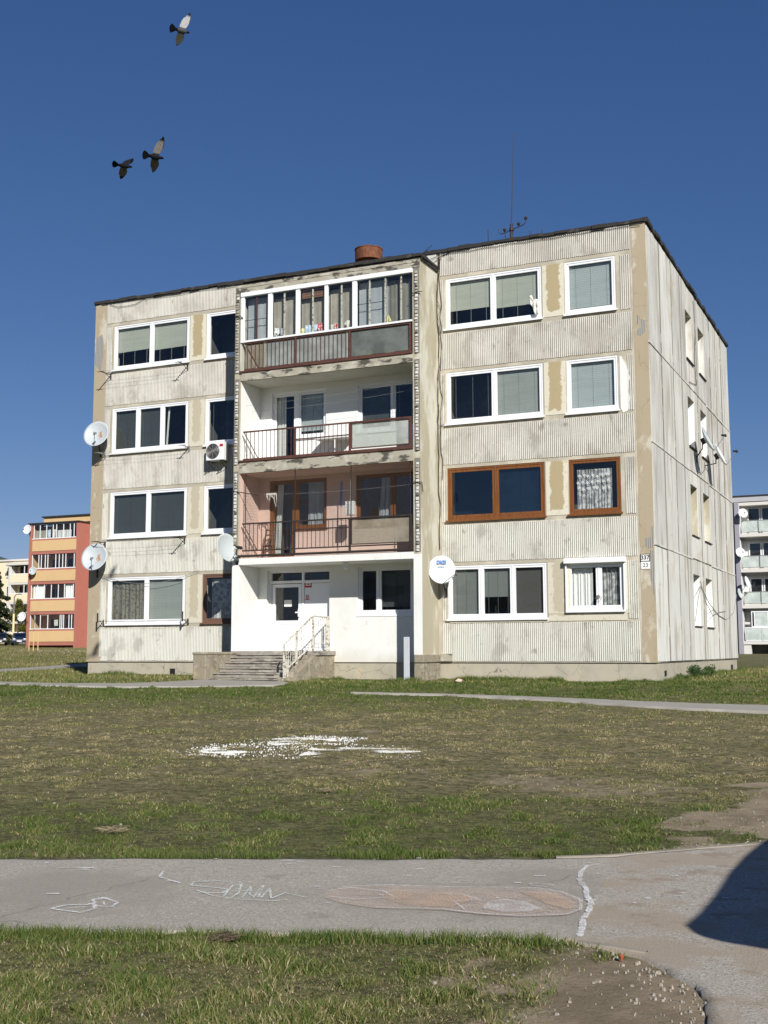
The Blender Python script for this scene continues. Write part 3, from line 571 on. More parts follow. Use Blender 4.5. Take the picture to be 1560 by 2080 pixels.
ribbon(mb, [(22.5 + .08 * math.cos(t), -23.52 + .04 * math.sin(t)) for t in np.linspace(0, 6.3, 12)], .012, LF + .006); mb.build('outline', 'chalk_soft', dr); mb = MB(); patch(mb, [(22.35, -24.12), (22.42, -24.02), (22.55, -24.04), (22.7, -24.18), (22.66, -24.3), (22.52, -24.36), (22.38, -24.33)], LF + .0045); mb.build('white_fill', 'chalk_soft', dr)
mb = MB(); ribbon(mb, [(20.04, -25.35), (20.06, -25.23), (20.17, -25.17), (20.17, -25.1), (20.10, -25.04), (20.18, -24.99), (20.3, -25.05), (20.34, -25.16), (20.24, -25.18), (20.17, -25.12), (20.28, -25.24), (20.27, -25.36), (20.04, -25.35)], .02, LF); ribbon(mb, [(20.12, -25.3), (20.2, -25.22)], .018, LF); ribbon(mb, [(20.2, -25.06), (20.27, -25.14)], .012, LF)
tag(mb.build('chalk_drawing', 'chalk_white'), 'small white chalk outline of two leaf shapes at the left of the path', 'chalk drawing')
# wavy white line across the path
mb = MB(); ribbon(mb, [(22.66, -22.62), (22.59, -22.72), (22.61, -22.97), (22.68, -23.26), (22.79, -23.5), (22.84, -23.69), (22.92, -23.88), (22.97, -24.13), (22.99, -24.34), (23.03, -24.49), (23.08, -24.74)], .034, LF)
tag(mb.build('chalk_line', 'chalk_white'), 'wavy white chalk line crossing the whole path right of the drawing', 'chalk line')
# scribbled word
mb = MB(); px_ = lambda x_, y_: (20.38 + (x_ - 390) * .00265 + (y_ - 1800) * .0082, -24.37 + (x_ - 390) * .00125 - (y_ - 1800) * .0122)
for st in ([(475, 1798), (440, 1794), (395, 1797), (388, 1805), (440, 1810), (470, 1814), (455, 1822), (400, 1820)], [(455, 1830), (480, 1806), (500, 1803), (490, 1822), (470, 1833)], [(495, 1832), (520, 1808), (512, 1826), (530, 1830), (548, 1806)], [(540, 1812), (518, 1832)], [(535, 1832), (560, 1812), (555, 1834), (590, 1822), (632, 1832)], [(480, 1818), (540, 1816)], [(400, 1815), (430, 1826), (470, 1834), (560, 1838), (590, 1836)]):
    ribbon(mb, [px_(*p) for p in st], .015, LF)
tag(mb.build('chalk_writing', 'chalk_faint'), 'faint scrawled word in pale chalk left of the orange drawing', 'chalk writing')
mb = MB()
for st in ([(19.22, -24.29), (19.32, -24.22), (19.42, -24.2)], [(19.97, -24.11), (20.06, -24.28), (20.31, -24.4)]): ribbon(mb, st, .02, LF)
patch(mb, [(19.3, -24.26), (19.46, -24.16), (19.42, -24.24)], LF)
for k_ in range(60):
    x_ = 19 + 4.9 * random.random(); y_ = -24.05 + (x_ - 19) * .43 - random.random() * 1.7 + .1; 
    s = .02 + .06 * random.random() ** 2
    if inpoly(np.array([x_]), np.array([y_]), [tuple(p) for p in PA])[0] or x_ > 23.1: ribbon(mb, [(x_, y_), (x_ + s, y_ + s * .45)], .014 + .016 * random.random(), LF)
tag(mb.build('chalk_marks', 'chalk_white'), 'scattered small white chalk smears over the asphalt', 'chalk marks', kind='stuff')
# ------------------------------------------------------------------ the grey panel block
W, D, H = 18.51, 14.69, 12.0
BX0, BX1, BY = 6.28, 12.38, -1.25          # the projecting balcony bay
AB = empty('apartment_building', (9.25, 0, -.55), 'weathered grey panel apartment block with ribbed concrete front and a projecting bay of balconies', 'apartment building')
def wall_holes(mb, x0, x1, z0, z1, holes, y0, depth):
    xs = sorted({x0, x1, *[h[0] for h in holes], *[h[1] for h in holes]}); zs = sorted({z0, z1, *[h[2] for h in holes], *[h[3] for h in holes]})
    xs = [a for a in xs if x0 <= a <= x1]; zs = [a for a in zs if z0 <= a <= z1]
    for a, b_ in zip(xs[:-1], xs[1:]):
        for c, d in zip(zs[:-1], zs[1:]):
            mx_, mz = (a + b_) / 2, (c + d) / 2
            if any(h[0] < mx_ < h[1] and h[2] < mz < h[3] for h in holes): continue
            mb.add([(a, y0, c), (b_, y0, c), (b_, y0, d), (a, y0, d)], [(0, 1, 2, 3)])
    for h in holes:
        a, b_, c, d = h; y1 = y0 + depth
        mb.add([(a, y0, c), (b_, y0, c), (b_, y0, d), (a, y0, d), (a, y1, c), (b_, y1, c), (b_, y1, d), (a, y1, d)], [(0, 4, 5, 1), (1, 5, 6, 2), (2, 6, 7, 3), (3, 7, 4, 0)])
FL = 2.8
LW = [(.79, 3.78), (4.43, 5.87)]; RW = [(12.67, 15.56), (16.24, 17.67)]
def zr(k): return 9.59 - FL * k, 11.12 - FL * k
holes = []
for k in range(4):
    z0, z1 = zr(k)
    for a, b_ in LW: holes.append((a, b_, z0 + .0, z1))
    for a, b_ in RW:
        if k == 3 and a > 16: holes.append((16.14, 17.69, 1.37, 2.66))
        else: holes.append((a, b_, z0, z1))
mb = MB(); wall_holes(mb, 0, BX0 + .05, 0, H - .05, [h for h in holes if h[0] < 6], 0, .3); mb.build('front_wall', 'base_plaster', AB)
mb = MB(); wall_holes(mb, BX1 - .05, W, 0, H - .05, [h for h in holes if h[0] > 6], 0, .3); mb.build('front_wall', 'base_plaster', AB)
mb = MB(); mb.box(BX0, BX1, -.03, .3, 11.3, H - .05); mb.build('parapet_wall', 'rib_concrete', AB)
mb = MB(); mb.box(0, .3, .3, D, 0, H - .05); mb.box(0, W, D - .3, D + .002, 0, H - .05); mb.build('rear_wall', 'side_concrete', AB)
# plinth
def plinth_box(mb, x0, x1, y0, y1): mb.box(x0, x1, y0, y1, -.95, .0)
mb = MB(); plinth_box(mb, .03, BX0 + .03, .04, 1.0); plinth_box(mb, BX1 - .03, W - .03, .04, 1.0); plinth_box(mb, BX0 + .1, BX1 - .1, -.06, .03)
plinth_box(mb, W - 1, W - .031, 1.0, D - .03); plinth_box(mb, .031, 1, 1.0, D - .03); mb.box(.1, W - .1, 1, D - .1, -.3, -.02); pl = mb.build('plinth', 'plinth', AB)
mb = MB(); mb.box(3.26, 3.43, .005, .05, -.38, -.21); mb.build('vent_hole', 'black_plastic', AB)
mb = MB(); mb.box(W - .04, W - .005, 1.0, 1.2, -.36, -.22); mb.build('vent_hole', 'black_plastic', AB)
mb = MB(); mb.box(W - .04, W - .005, 13.1, 13.45, -.38, -.2); mb.build('vent_hole', 'black_plastic', AB)
mb = MB(); mb.box(BX1 - .24, BX1 + .04, BY - .03, .0, -.9, -.02); mb.box(BX1 - .23, BX1 + .06, BY - .05, .03, .0, .22); bevel(mb.build('pillar_base', 'cheek_stone', AB), .02)
mb = MB(); mb.box(BX1 + .06, 12.78, -.05, .0, .03, .24); mb.build('pillar_base', 'weathered_concrete', AB)
# ribbed concrete panels
PT = .056
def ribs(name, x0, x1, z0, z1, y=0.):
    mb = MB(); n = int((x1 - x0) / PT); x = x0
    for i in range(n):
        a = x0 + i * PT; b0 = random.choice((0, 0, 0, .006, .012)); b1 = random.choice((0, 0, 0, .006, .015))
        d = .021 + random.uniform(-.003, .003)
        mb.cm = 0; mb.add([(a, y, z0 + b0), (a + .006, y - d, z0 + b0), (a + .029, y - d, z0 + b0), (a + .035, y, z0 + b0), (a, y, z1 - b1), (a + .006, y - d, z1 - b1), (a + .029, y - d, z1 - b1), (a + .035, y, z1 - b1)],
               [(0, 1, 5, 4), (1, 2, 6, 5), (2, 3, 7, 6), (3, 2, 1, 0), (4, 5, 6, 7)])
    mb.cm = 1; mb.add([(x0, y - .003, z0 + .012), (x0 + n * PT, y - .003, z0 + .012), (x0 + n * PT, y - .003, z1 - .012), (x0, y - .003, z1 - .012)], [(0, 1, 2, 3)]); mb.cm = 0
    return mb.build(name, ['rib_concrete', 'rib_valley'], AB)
bands = [(11.23, 11.93)] + [(8.42 - FL * i, 9.48 - FL * i) for i in range(3)] + [(.03, 1.09)]
for i, (z0, z1) in enumerate(bands):
    ribs('ribbed_panel', .50, 6.28, z0, z1); ribs('ribbed_panel', 12.5, 18.12, z0, z1)
for k in range(4):
    z0, z1 = zr(k); z0 += -.03; z1 -= .02
    ribs('ribbed_panel', .50, .76, z0, z1); ribs('ribbed_panel', 17.80 + (.0 if k != 1 else .13), 18.12, z0, z1); ribs('ribbed_panel', 12.5, 12.66, z0, z1)
# smooth corner strips, 6 mm proud
mb = MB(); mb.box(-.004, .46, -.006, .02, .0, 11.9); mb.build('corner_strip', 'corner_plaster', AB)
mb = MB(); mb.box(18.14, W + .004, -.006, .02, .0, 11.9); mb.build('corner_strip', 'corner_plaster', AB)
mb = MB(); mb.prism([(18.22, 8.95), (18.32, 9.0), (18.34, 9.12), (18.30, 9.25), (18.42, 9.2), (18.47, 9.05), (18.42, 8.85), (18.32, 8.78), (18.24, 8.8)], -.009, -.002, 'y'); mb.build('bare_concrete', 'bare_rib', AB); mb = MB(); mb.prism([(18.23, 9.1), (18.29, 9.1), (18.3, 9.33), (18.24, 9.36)], -.0095, -.002, 'y'); mb.build('bare_concrete', 'bare_rib', AB); mb = MB()
mb.prism([(18.26, 3.1), (18.35, 3.0), (18.47, 3.02), (18.51, 3.2), (18.5, 3.55), (18.44, 3.62), (18.42, 3.3), (18.3, 3.28)], -.009, -.002, 'y'); mb.build('bare_concrete', 'bare_rib', AB); mb = MB(); mb.prism([(18.38, 2.3), (18.5, 1.6), (18.505, 2.95), (18.4, 2.95)], -.0095, -.002, 'y'); mb.build('bare_concrete', 'bare_rib', AB); mb = MB(); mb.prism([(.02, 9.9), (.3, 9.6), (.36, 10.6), (.3, 10.9), (.05, 10.8)], -.009, -.002, 'y'); mb.build('bare_concrete', 'bare_rib', AB)
# piers between windows
for xa, xb in ((3.81, 4.40), (15.59, 16.21)):
    for k in range(4):
        z0, z1 = zr(k)
        mb = MB(); mb.box(xa, xb, -.012, .02, z0 + .02, z1 - .01); mb.build('pier_panel', 'pier_patch' if (k in (0, 1, 2) and xa > 5) or (k < 1) else 'pier_patch_faint', AB)
mb = MB(); mb.prism([(17.72, 6.85), (17.78, 6.7), (17.92, 6.75), (17.98, 7.1), (17.93, 7.4), (17.99, 7.65), (17.9, 8.0), (17.76, 8.28), (17.72, 8.25)], -.016, .0, 'y'); mb.build('plaster_patch', 'white_plaster', AB)
mb = MB(); mb.box(17.72, 17.79, -.02, 0, 1.3, 2.7); mb.box(15.6, 17.75, -.018, .0, 1.12, 1.34); mb.box(12.72, 15.6, -.026, 0, 1.10, 1.18); mb.build('plaster_patch', 'pier_patch_faint', AB)
# roof
mb = MB()
def wavy_edge(mb, p0, p1, out, z, th=.09, seg=.35):
    p0 = Vector(p0); p1 = Vector(p1); n = max(2, int((p1 - p0).length / seg)); o_ = Vector(out)
    for i in range(n):
        a = p0.lerp(p1, i / n); b_ = p0.lerp(p1, (i + 1) / n); j0 = random.uniform(-.012, .02); j1 = random.uniform(-.02, .03); t = th + random.uniform(-.02, .03)
        q = [a - o_ * .1, b_ - o_ * .1, b_ + o_ * (.07 + j1), a + o_ * (.07 + j1)]
        mb.add([(p.x, p.y, z - t * .6 + j0) for p in q] + [(p.x, p.y, z + t * .4 + j0) for p in q], [(3, 2, 1, 0), (4, 5, 6, 7), (0, 1, 5, 4), (1, 2, 6, 5), (2, 3, 7, 6), (3, 0, 4, 7)])
mb.box(-.02, W + .02, -.02, D + .02, H - .05, H + .0)
wavy_edge(mb, (-.05, 0, H), (BX0, 0, H), (0, -1, 0), H); wavy_edge(mb, (BX0, 0, H), (W, 0, H), (0, -1, 0), H + .0); wavy_edge(mb, (W, -.05, H), (W, D, H), (1, 0, 0), H, .1); wavy_edge(mb, (0, 0, H), (0, D, H), (-1, 0, 0), H)
mb.build('roof', 'bitumen', AB)
mb = MB(); mb.box(BX0, BX1, BY, .0, 11.44, 11.50); wavy_edge(mb, (BX0 - .06, BY, 0), (BX1 + .06, BY, 0), (0, -1, 0), 11.50, .07); wavy_edge(mb, (BX1, BY, 0), (BX1, 0, 0), (1, 0, 0), 11.50, .07); wavy_edge(mb, (BX0, BY, 0), (BX0, 0, 0), (-1, 0, 0), 11.50, .07)
mb.box(BX1 + .0, BX1 + .05, BY, 0, 11.38, 11.45)
mb.build('bay_roof', 'bitumen', AB)
mb = MB(); mb.tube([(9.24, 2, 12.0), (9.24, 2, 12.85)], .30, 20); mb.tube([(9.24, 2, 12.78), (9.24, 2, 13.14)], .44, 28); mb.tube([(9.24, 2, 13.14), (9.24, 2, 13.17)], .455, 28); mb.build('chimney', 'rust_brown', AB)
mb = MB(); mb.box(8.9, 9.6, 1.7, 2.3, 12.0, 12.5); mb.build('chimney_base', 'weathered_concrete', AB)

# ------------------------------------------------------------------ windows
def ring(mb, x0, x1, z0, z1, y0, y1, wd, wb=None):
    wb = wb or wd
    mb.box(x0, x0 + wd, y0, y1, z0, z1); mb.box(x1 - wd, x1, y0, y1, z0, z1); mb.box(x0 + wd, x1 - wd, y0, y1, z0, z0 + wb); mb.box(x0 + wd, x1 - wd, y0, y1, z1 - wd, z1)
def drape(x0, x1, z0, z1, y, amp=.03, waves=9, n=60, xf=None, skew=0):
    mb = MB(xf); vs = []
    for i in range(n + 1):
        t = i / n; x_ = x0 + (x1 - x0) * t; a = math.sin(t * waves * 6.28 + math.sin(t * 17) * 1.3)
        vs += [(x_, y + amp * a, z0), (x_ + skew, y + amp * .5 * a, z1)]
    return mb.add(vs, [(2 * i, 2 * i + 2, 2 * i + 3, 2 * i + 1) for i in range(n)])
def window(par, x0, x1, z0, z1, lights, fm='pvc', y=0., sill=True, xf=None, room='room_dark', rd=.9, ex=.22, gm='glass', sillm=None):
    mb = MB(xf); fy0, fy1 = y + .012, y + .085
    ring(mb, x0, x1, z0, z1, fy0, fy1, .055, .095)
    tot = sum(l[0] for l in lights); xa = x0 + .055; span = x1 - x0 - .11; pan = MB(xf); rest = []
    for i, l in enumerate(lights):
        xb = xa + span * l[0] / tot; o = l[2] if len(l) > 2 else {}
        if i: mb.box(xa - .022, xa + .022, fy0 - .001, fy1, z0 + .095, z1 - .055)
        a, b_ = xa + (.022 if i else 0), xb - (.022 if i < len(lights) - 1 else 0); zb, zt = z0 + .095, z1 - .055
        ring(mb, a + .004, b_ - .004, zb + .004, zt - .004, fy0 + .012, fy1 - .005, o.get('sash', .055))
        s = o.get('sash', .055); ga, gb, gc, gd = a + s, b_ - s, zb + s, zt - s
        pan.box(ga, gb, fy0 + .035, fy0 + .041, gc, gd)
        rest.append((l[1], ga - .02, gb + .02, gc - .02, gd + .02, o)); xa = xb
    f = mb.build('window', fm, par); pan.build('pane', gm, f)
    for kind, a, b_, c, d, o in rest:
        yy = y + .12
        if kind.startswith('blind'):
            fr = o.get('drop', 1.); zt = d; zb = d - (d - c) * fr
            m_ = MB(xf); sk = o.get('tilt', 0.); m_.add([(a, yy, zb), (b_, yy, zb + sk), (b_, yy, zt), (a, yy, zt), (a, yy + .006, zb), (b_, yy + .006, zb + sk), (b_, yy + .006, zt), (a, yy + .006, zt)], [(0, 1, 2, 3), (7, 6, 5, 4), (0, 4, 5, 1)])
            for t in (.16, .5, .86): m_.box(a + (b_ - a) * t - .003, a + (b_ - a) * t + .003, yy - .012, yy - .004, c, zt)
            m_.build('blind', kind, f)
        elif kind in ('cords',):
            m_ = MB(xf)
            for t in (.12, .52, .88): m_.box(a + (b_ - a) * t - .004, a + (b_ - a) * t + .004, yy - .012, yy - .004, c, d)
            m_.build('blind_cord', 'grey_metal', f)
        elif kind == 'screen':
            m_ = MB(xf); m_.box(a, b_, yy, yy + .004, c, d); m_.build('insect_screen', 'insect_screen', f)
        elif kind.startswith('curtain') or kind.startswith('drape') or kind == 'net_curtain':
            xa_, xb_ = a + (b_ - a) * o.get('a', 0), a + (b_ - a) * o.get('b', 1)
            drape(xa_, xb_, c, c + (d - c) * o.get('h', 1), yy + .05, .025, o.get('w', 7), 60, xf, o.get('skew', 0)).build('curtain', kind, f)
            if o.get('cords'):
                m_ = MB(xf)
                for t in (.12, .52, .88): m_.box(a + (b_ - a) * t - .004, a + (b_ - a) * t + .004, yy - .012, yy - .004, c, d)
                m_.build('blind_cord', 'grey_metal', f)
    if sill: m_ = MB(xf); m_.box(x0 - .04, x1 + .04, y - .07, y + .012, z0 - .012, z0 + .018); m_.box(x0 - .04, x1 + .04, y - .075, y - .068, z0 - .03, z0 + .019); m_.build('sill', sillm or fm, f)
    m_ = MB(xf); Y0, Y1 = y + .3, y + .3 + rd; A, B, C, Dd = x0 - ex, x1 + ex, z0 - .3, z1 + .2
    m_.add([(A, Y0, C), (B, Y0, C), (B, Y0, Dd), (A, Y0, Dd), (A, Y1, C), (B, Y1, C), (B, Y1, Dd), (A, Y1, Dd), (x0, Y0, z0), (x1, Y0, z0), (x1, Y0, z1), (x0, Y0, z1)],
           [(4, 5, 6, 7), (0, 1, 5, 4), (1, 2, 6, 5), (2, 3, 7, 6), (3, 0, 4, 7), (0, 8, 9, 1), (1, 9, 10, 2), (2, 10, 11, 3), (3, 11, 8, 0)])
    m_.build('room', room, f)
    return f
# left part, top row to ground row
def win(side, i, k, lights, **kw):
    a, b_ = (LW if side == 'L' else RW)[i]; z0, z1 = zr(k); return window(AB, a, b_, z0, z1, lights, **kw)
win('L', 0, 0, [(1, 'blind_green', {'drop': .62, 'tilt': .03}), (1, 'blind_green', {'drop': .66, 'tilt': .02})])
win('L', 1, 0, [(1, 'dark')])
f = win('L', 0, 1, [(1, 'blind_dark', {'drop': .97}), (1, 'blind_dark', {'drop': .97}), (1, 'curtain_light', {'b': .09, 'w': 2, 'skew': .08})])
win('L', 1, 1, [(1, 'cords')])
win('L', 0, 2, [(1, 'blind_dark'), (1, 'blind_dark')]); win('L', 1, 2, [(1, 'dark')], room='room_dark')
win('L', 0, 3, [(1, 'curtain_pattern', {'cords': 1, 'a': .0}), (1, 'blind_grey')])
win('L', 1, 3, [(1, 'net_curtain', {'a': .12, 'b': .75, 'w': 4, 'h': .95})], fm='old_wood_frame')
win('R', 0, 0, [(1, 'blind_green', {'drop': .66}), (1, 'blind_green', {'drop': .72})]); win('R', 1, 0, [(1, 'blind_blue', {'drop': .95})])
win('R', 0, 1, [(1, 'cords'), (1, 'blind_grey')]); win('R', 1, 1, [(1, 'blind_blue')])
win('R', 0, 2, [(1, 'dark', {'sash': .07}), (1, 'blind_navy', {'sash': .07})], fm='brown_wood', gm='glass_tinted')
f = win('R', 1, 2, [(1, 'net_curtain', {'a': .08, 'b': .85, 'h': .86, 'w': 11})], fm='brown_wood')
mb = MB()      # lace pattern of flowers and scrolls on the upper curtain
for i in range(7):
    for j in range(3):
        cx = 16.48 + i * .135 + random.uniform(-.03, .03); cz = 4.72 + j * .17 + random.uniform(-.03, .03); y_ = .118
        for t in range(5): mb.ball((cx + .024 * math.cos(t * 1.257), y_, cz + .024 * math.sin(t * 1.257)), .016, 4, (1, .2, 1))
        mb.tube([(cx + .02 + .05 * math.cos(a) * (1 - a / 9), y_, cz - .05 + .05 * math.sin(a) * (1 - a / 9)) for a in np.linspace(0, 6, 9)], .006, 4)
mb.build('lace', 'curtain_white', f)
win('R', 0, 3, [(1, 'blind_mid', {'drop': .98}), (1, 'blind_mid', {'drop': .62}), (1, 'screen')])
f = window(AB, 16.14, 17.69, 1.37, 2.66, [(1.1, 'curtain_white', {'a': .0, 'b': .8, 'w': 6}), (.85, 'net_curtain', {'a': 0, 'b': 1, 'h': 1})], y=-.02)
mb = MB(); mb.box(16.08, 17.76, -.17, .0, 2.66, 2.80); bevel(mb.build('shutter_box', 'pvc', f), .01)
mb = MB(); mb.box(16.10, 16.14, -.08, .0, 1.37, 2.66); mb.box(17.69, 17.73, -.08, .0, 1.37, 2.66); mb.build('shutter_rail', 'pvc', f)
mb = MB(); mb.ball((16.98, -.03, 1.75), .05, 6, (1, .3, 1)); mb.tube([(16.9, -.04, 1.7), (17.0, -.05, 1.8), (17.08, -.04, 1.72), (17.02, -.04, 1.62), (16.93, -.05, 1.74)], .008, 4); mb.build('window_ornament', 'grey_metal', f)

# ------------------------------------------------------------------ right gable wall: tall slabs with joints and two columns of deep windows
def XS(p): return Vector((W - p[1], p[0], p[2]))      # local: x along the wall, y inwards
cols = [(.03, 1.62), (1.62, 3.34), (3.34, 4.72), (4.72, 5.68), (5.68, 6.89), (6.89, 8.02), (8.02, 9.27), (9.27, 10.3), (10.3, 11.55), (11.55, 12.8), (12.8, 14.66)]
joints = [0., 3.12, 5.88, 8.60, 11.92]
mb = MB(XS); gh_ = []
for k in range(4):
    for a, b_ in ((5.68, 6.89), (8.02, 9.27)): gh_.append((a, b_, 9.47 - FL * k, 11.05 - FL * k))
wall_holes(mb, 0, D, 0, H - .05, gh_, .0, .34); mb.build('gable_wall', 'joint_plaster', AB)
for k in range(4):
    z0, z1 = joints[k] + .03, joints[k + 1] - .03; kk = 3 - k; wz0, wz1 = 9.47 - FL * kk, 11.05 - FL * kk
    for i, (a, b_) in enumerate(cols):
        pr = .02 + random.uniform(-.008, .010); g = .016
        for (c, d) in ([(z0, wz0 - .03), (wz1, z1)] if i in (4, 6) else [(z0, z1)]):
            mb = MB(XS); mb.box(a + g, b_ - g, -pr, .0, c, d); mb.build('wall_slab', 'side_concrete', AB)
for y_ in (1.62, 3.34, 4.72, 7.42, 10.3, 11.55, 12.8):
    mb = MB(XS); n = 22; hw = .016
    P = [(y_ + .035 * z / 12 + random.uniform(-.010, .010), z) for z in np.linspace(.03, 11.9, n)]
    for (a, c), (b_, d) in zip(P[:-1], P[1:]): mb.add([(a - hw, -.037, c), (a + hw, -.037, c), (b_ + hw, -.037, d), (b_ - hw, -.037, d), (a - hw, 0, c), (a + hw, 0, c), (b_ + hw, 0, d), (b_ - hw, 0, d)], [(0, 1, 2, 3), (0, 3, 7, 4), (1, 5, 6, 2)])
    mb.build('wall_seam', 'seam', AB)
for z in joints[1:4]:
    for a, b_ in ((0, 5.6), (9.3, D)): mb = MB(XS); mb.box(a, b_, -.041, -.0, z - .022, z + .022); mb.build('wall_joint', 'rib_concrete', AB)
RV = {0: 'side_concrete', 1: 'white_render', 2: 'block_side', 3: 'white_plaster'}
for k in range(4):
    for a, b_ in ((5.68, 6.89), (8.02, 9.27)):
        z0, z1 = 9.47 - FL * k, 11.05 - FL * k
        f = window(AB, a, b_, z0, z1, [(1, 'curtain_light')], y=.2, sill=False, xf=XS, ex=.05, rd=.4)
        m_ = MB(XS); m_.box(a - .03, b_ + .03, -.07, .2, z0 - .03, z0 - .004); m_.build('sill', 'dark_metal', f)
        m_ = MB(XS); m_.box(b_ - .006, b_, .0, .2, z0 + .002, z1); m_.build('reveal', RV[k], f)
        m_ = MB(XS); m_.box(a, a + .006, .0, .2, z0 + .002, z1); m_.build('reveal', RV[k], f)

grunge('trim_dark', (.20, .185, .16)); grunge('trim_pale', (.62, .61, .57), [((.35, .33, .29), (14, 14, 14), .5, .62, .7)])
# ------------------------------------------------------------------ balcony bay
SX0, SX1 = BX0 + .22, BX1 - .24
for s, (a, b_) in enumerate(((BX0, SX0), (SX1, BX1))):
    mb = MB(); mb.box(a, b_, BY - .012, BY + .03 if s else 0, .22 if s else -.5, 2.98); mb.build('bay_pillar', 'white_plaster', AB)
    mb = MB(); mb.box(a + .002, b_ - .002, BY + (.031 if s else .002), 0, .22 if s else 2.98, 2.98 if s else 11.44)
    if s: mb.box(a + .002, b_ - .002, BY + .002, 0, 2.98, 11.44)
    mb.build('bay_side_wall', 'block_side', AB)
    for k in range(3):       # frayed pebble edging up the front of each side wall
        z = 3.05 + 2.8 * k + (0 if k == 0 else .02); ze = z + 2.62 - (.0 if k < 2 else .1); mb = MB(); mb.cm = 0; cx = a + .11 - (.02 if s == 0 else -.02)
        mb.cm = 0; mb.box(cx - .085, cx + .085, BY - .010, BY, z, ze)
        white = .62 if (s or k < 2) else .15
        while z < ze - .12:
            h_ = random.uniform(.07, .12); mb.cm = 1 if random.random() < white else 2; j = random.uniform(-.012, .012); z2 = z + h_ - random.uniform(.008, .02)
            xa, xb = cx - .045 + j, cx + .04 + j; yy = BY - random.uniform(.03, .05)
            mb.add([(xa, BY - .01, z), (xb, BY - .01, z), (xb, BY - .01, z2), (xa, BY - .01, z2), (xa + .012, yy, z + .012), (xb - .012, yy, z + .018), (xb - .010, yy + .006, z2 - .015), (xa + .012, yy + .004, z2 - .010)], [(4, 5, 6, 7), (0, 1, 5, 4), (1, 2, 6, 5), (2, 3, 7, 6), (3, 0, 4, 7)])
            z += h_
        mb.build('edge_trim', ['trim_dark', 'trim_pale', 'weathered_concrete'], AB)
def slab(z0, z1, mat, y0=BY - .02, x0=SX0, x1=SX1): mb = MB(); mb.box(x0, x1, y0, 0, z0, z1); return mb.build('balcony_slab', mat, AB)
slab(2.86, 3.05, 'white_plaster', BY - .012, BX0 + .12, SX1 + .0); slab(5.60, 5.93, 'weathered_concrete'); slab(8.42, 8.66, 'weathered_concrete'); mb = MB(); mb.box(SX0, SX1, BY + .003, 0, 11.2, 11.43); mb.build('balcony_slab', 'weathered_concrete', AB)
mb = MB(); mb.box(BX0 + .02, BX1 - .01, BY - .022, BY + .001, 11.16, 11.40); mb.box(BX0 + .05, BX1 - .05, BY - .034, BY - .02, 11.31, 11.34); mb.build('bay_fascia', 'weathered_concrete', AB)
# soffits and linings (each floor has its own paint)
for z, mt in ((2.86, 'white_render'), (5.60, 'pink_render'), (8.42, 'slab_soffit')):
    mb = MB(); mb.box(SX0 + .003, SX1 - .003, BY + .05, -.11, z - .006, z - .002); mb.build('soffit', mt, AB)
floors = [(.22, 2.85, 'white_plaster'), (3.05, 5.59, 'pink_render'), (5.93, 8.41, 'white_render'), (8.66, 11.19, 'slab_soffit')]
rear = {0: [(6.80, 8.93, .36, 2.75), (9.86, 11.62, 1.35, 2.76)], 1: [(6.86, 8.83, 3.10, 5.50), (9.80, 12.1, 3.95, 5.50)], 2: [(6.93, 8.80, 5.98, 8.22), (9.86, 12.1, 6.75, 8.22)], 3: [(6.93, 8.80, 8.7, 11.0), (9.86, 12.1, 9.55, 11.0)]}
for i, (z0, z1, mt) in enumerate(floors):
    mb = MB(); wall_holes(mb, SX0, SX1, z0 if i else 0., z1 + .01, rear[i], -.1, .34); mb.build('bay_rear_wall', mt, AB)
    for a, b_ in ((SX0, SX0 + .004), (SX1 - .004, SX1)): mb = MB(); mb.box(a, b_, BY + .012, -.1, z0, z1); mb.build('side_lining', mt, AB)
# ground floor: recessed entrance and a window
ent = MB(); y = .06
ring(ent, 6.80, 8.93, .36, 2.75, y, y + .08, .07); ent.box(7.92, 7.99, y - .001, y + .08, .43, 2.68); ent.box(6.87, 7.92, y + .001, y + .079, 2.36, 2.44); ent.box(7.99, 8.86, y + .001, y + .079, 2.36, 2.44)
D1 = ent.build('entrance_door', 'door_white', AB)
mb = MB(); ring(mb, 6.90, 7.90, .42, 2.34, y + .012, y + .07, .10, .12); mb.box(7.0, 7.80, y + .012, y + .07, 1.14, 1.24); mb.box(7.0, 7.80, y + .03, y + .06, .54, 1.14); mb.build('door_leaf', 'door_white', D1)
mb = MB(); mb.box(7.0, 7.80, y + .035, y + .042, 1.24, 2.24); mb.box(6.89, 7.90, y + .035, y + .042, 2.46, 2.66); mb.box(8.01, 8.84, y + .035, y + .042, 2.46, 2.66); mb.build('pane', 'glass', D1)
mb = MB(); mb.box(8.0, 8.85, y + .02, y + .06, .44, 2.35); mb.build('side_panel', 'door_white', D1)
mb = MB(); mb.box(7.81, 7.86, y - .04, y + .01, 1.35, 1.58); mb.box(7.72, 7.86, y - .045, y - .02, 1.46, 1.50); mb.build('handle', 'pvc', D1)
mb = MB(); mb.box(7.30, 7.56, y + .028, y + .034, 1.66, 1.86); mb.build('notice', 'paper', D1)
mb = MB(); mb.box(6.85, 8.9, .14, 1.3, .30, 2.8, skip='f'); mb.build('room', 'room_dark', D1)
mb = MB(); mb.box(6.7, 6.795, .10, .14, .3, 2.8); mb.box(8.935, 9.0, .10, .14, .3, 2.8); mb.build('door_reveal', 'white_plaster', D1)
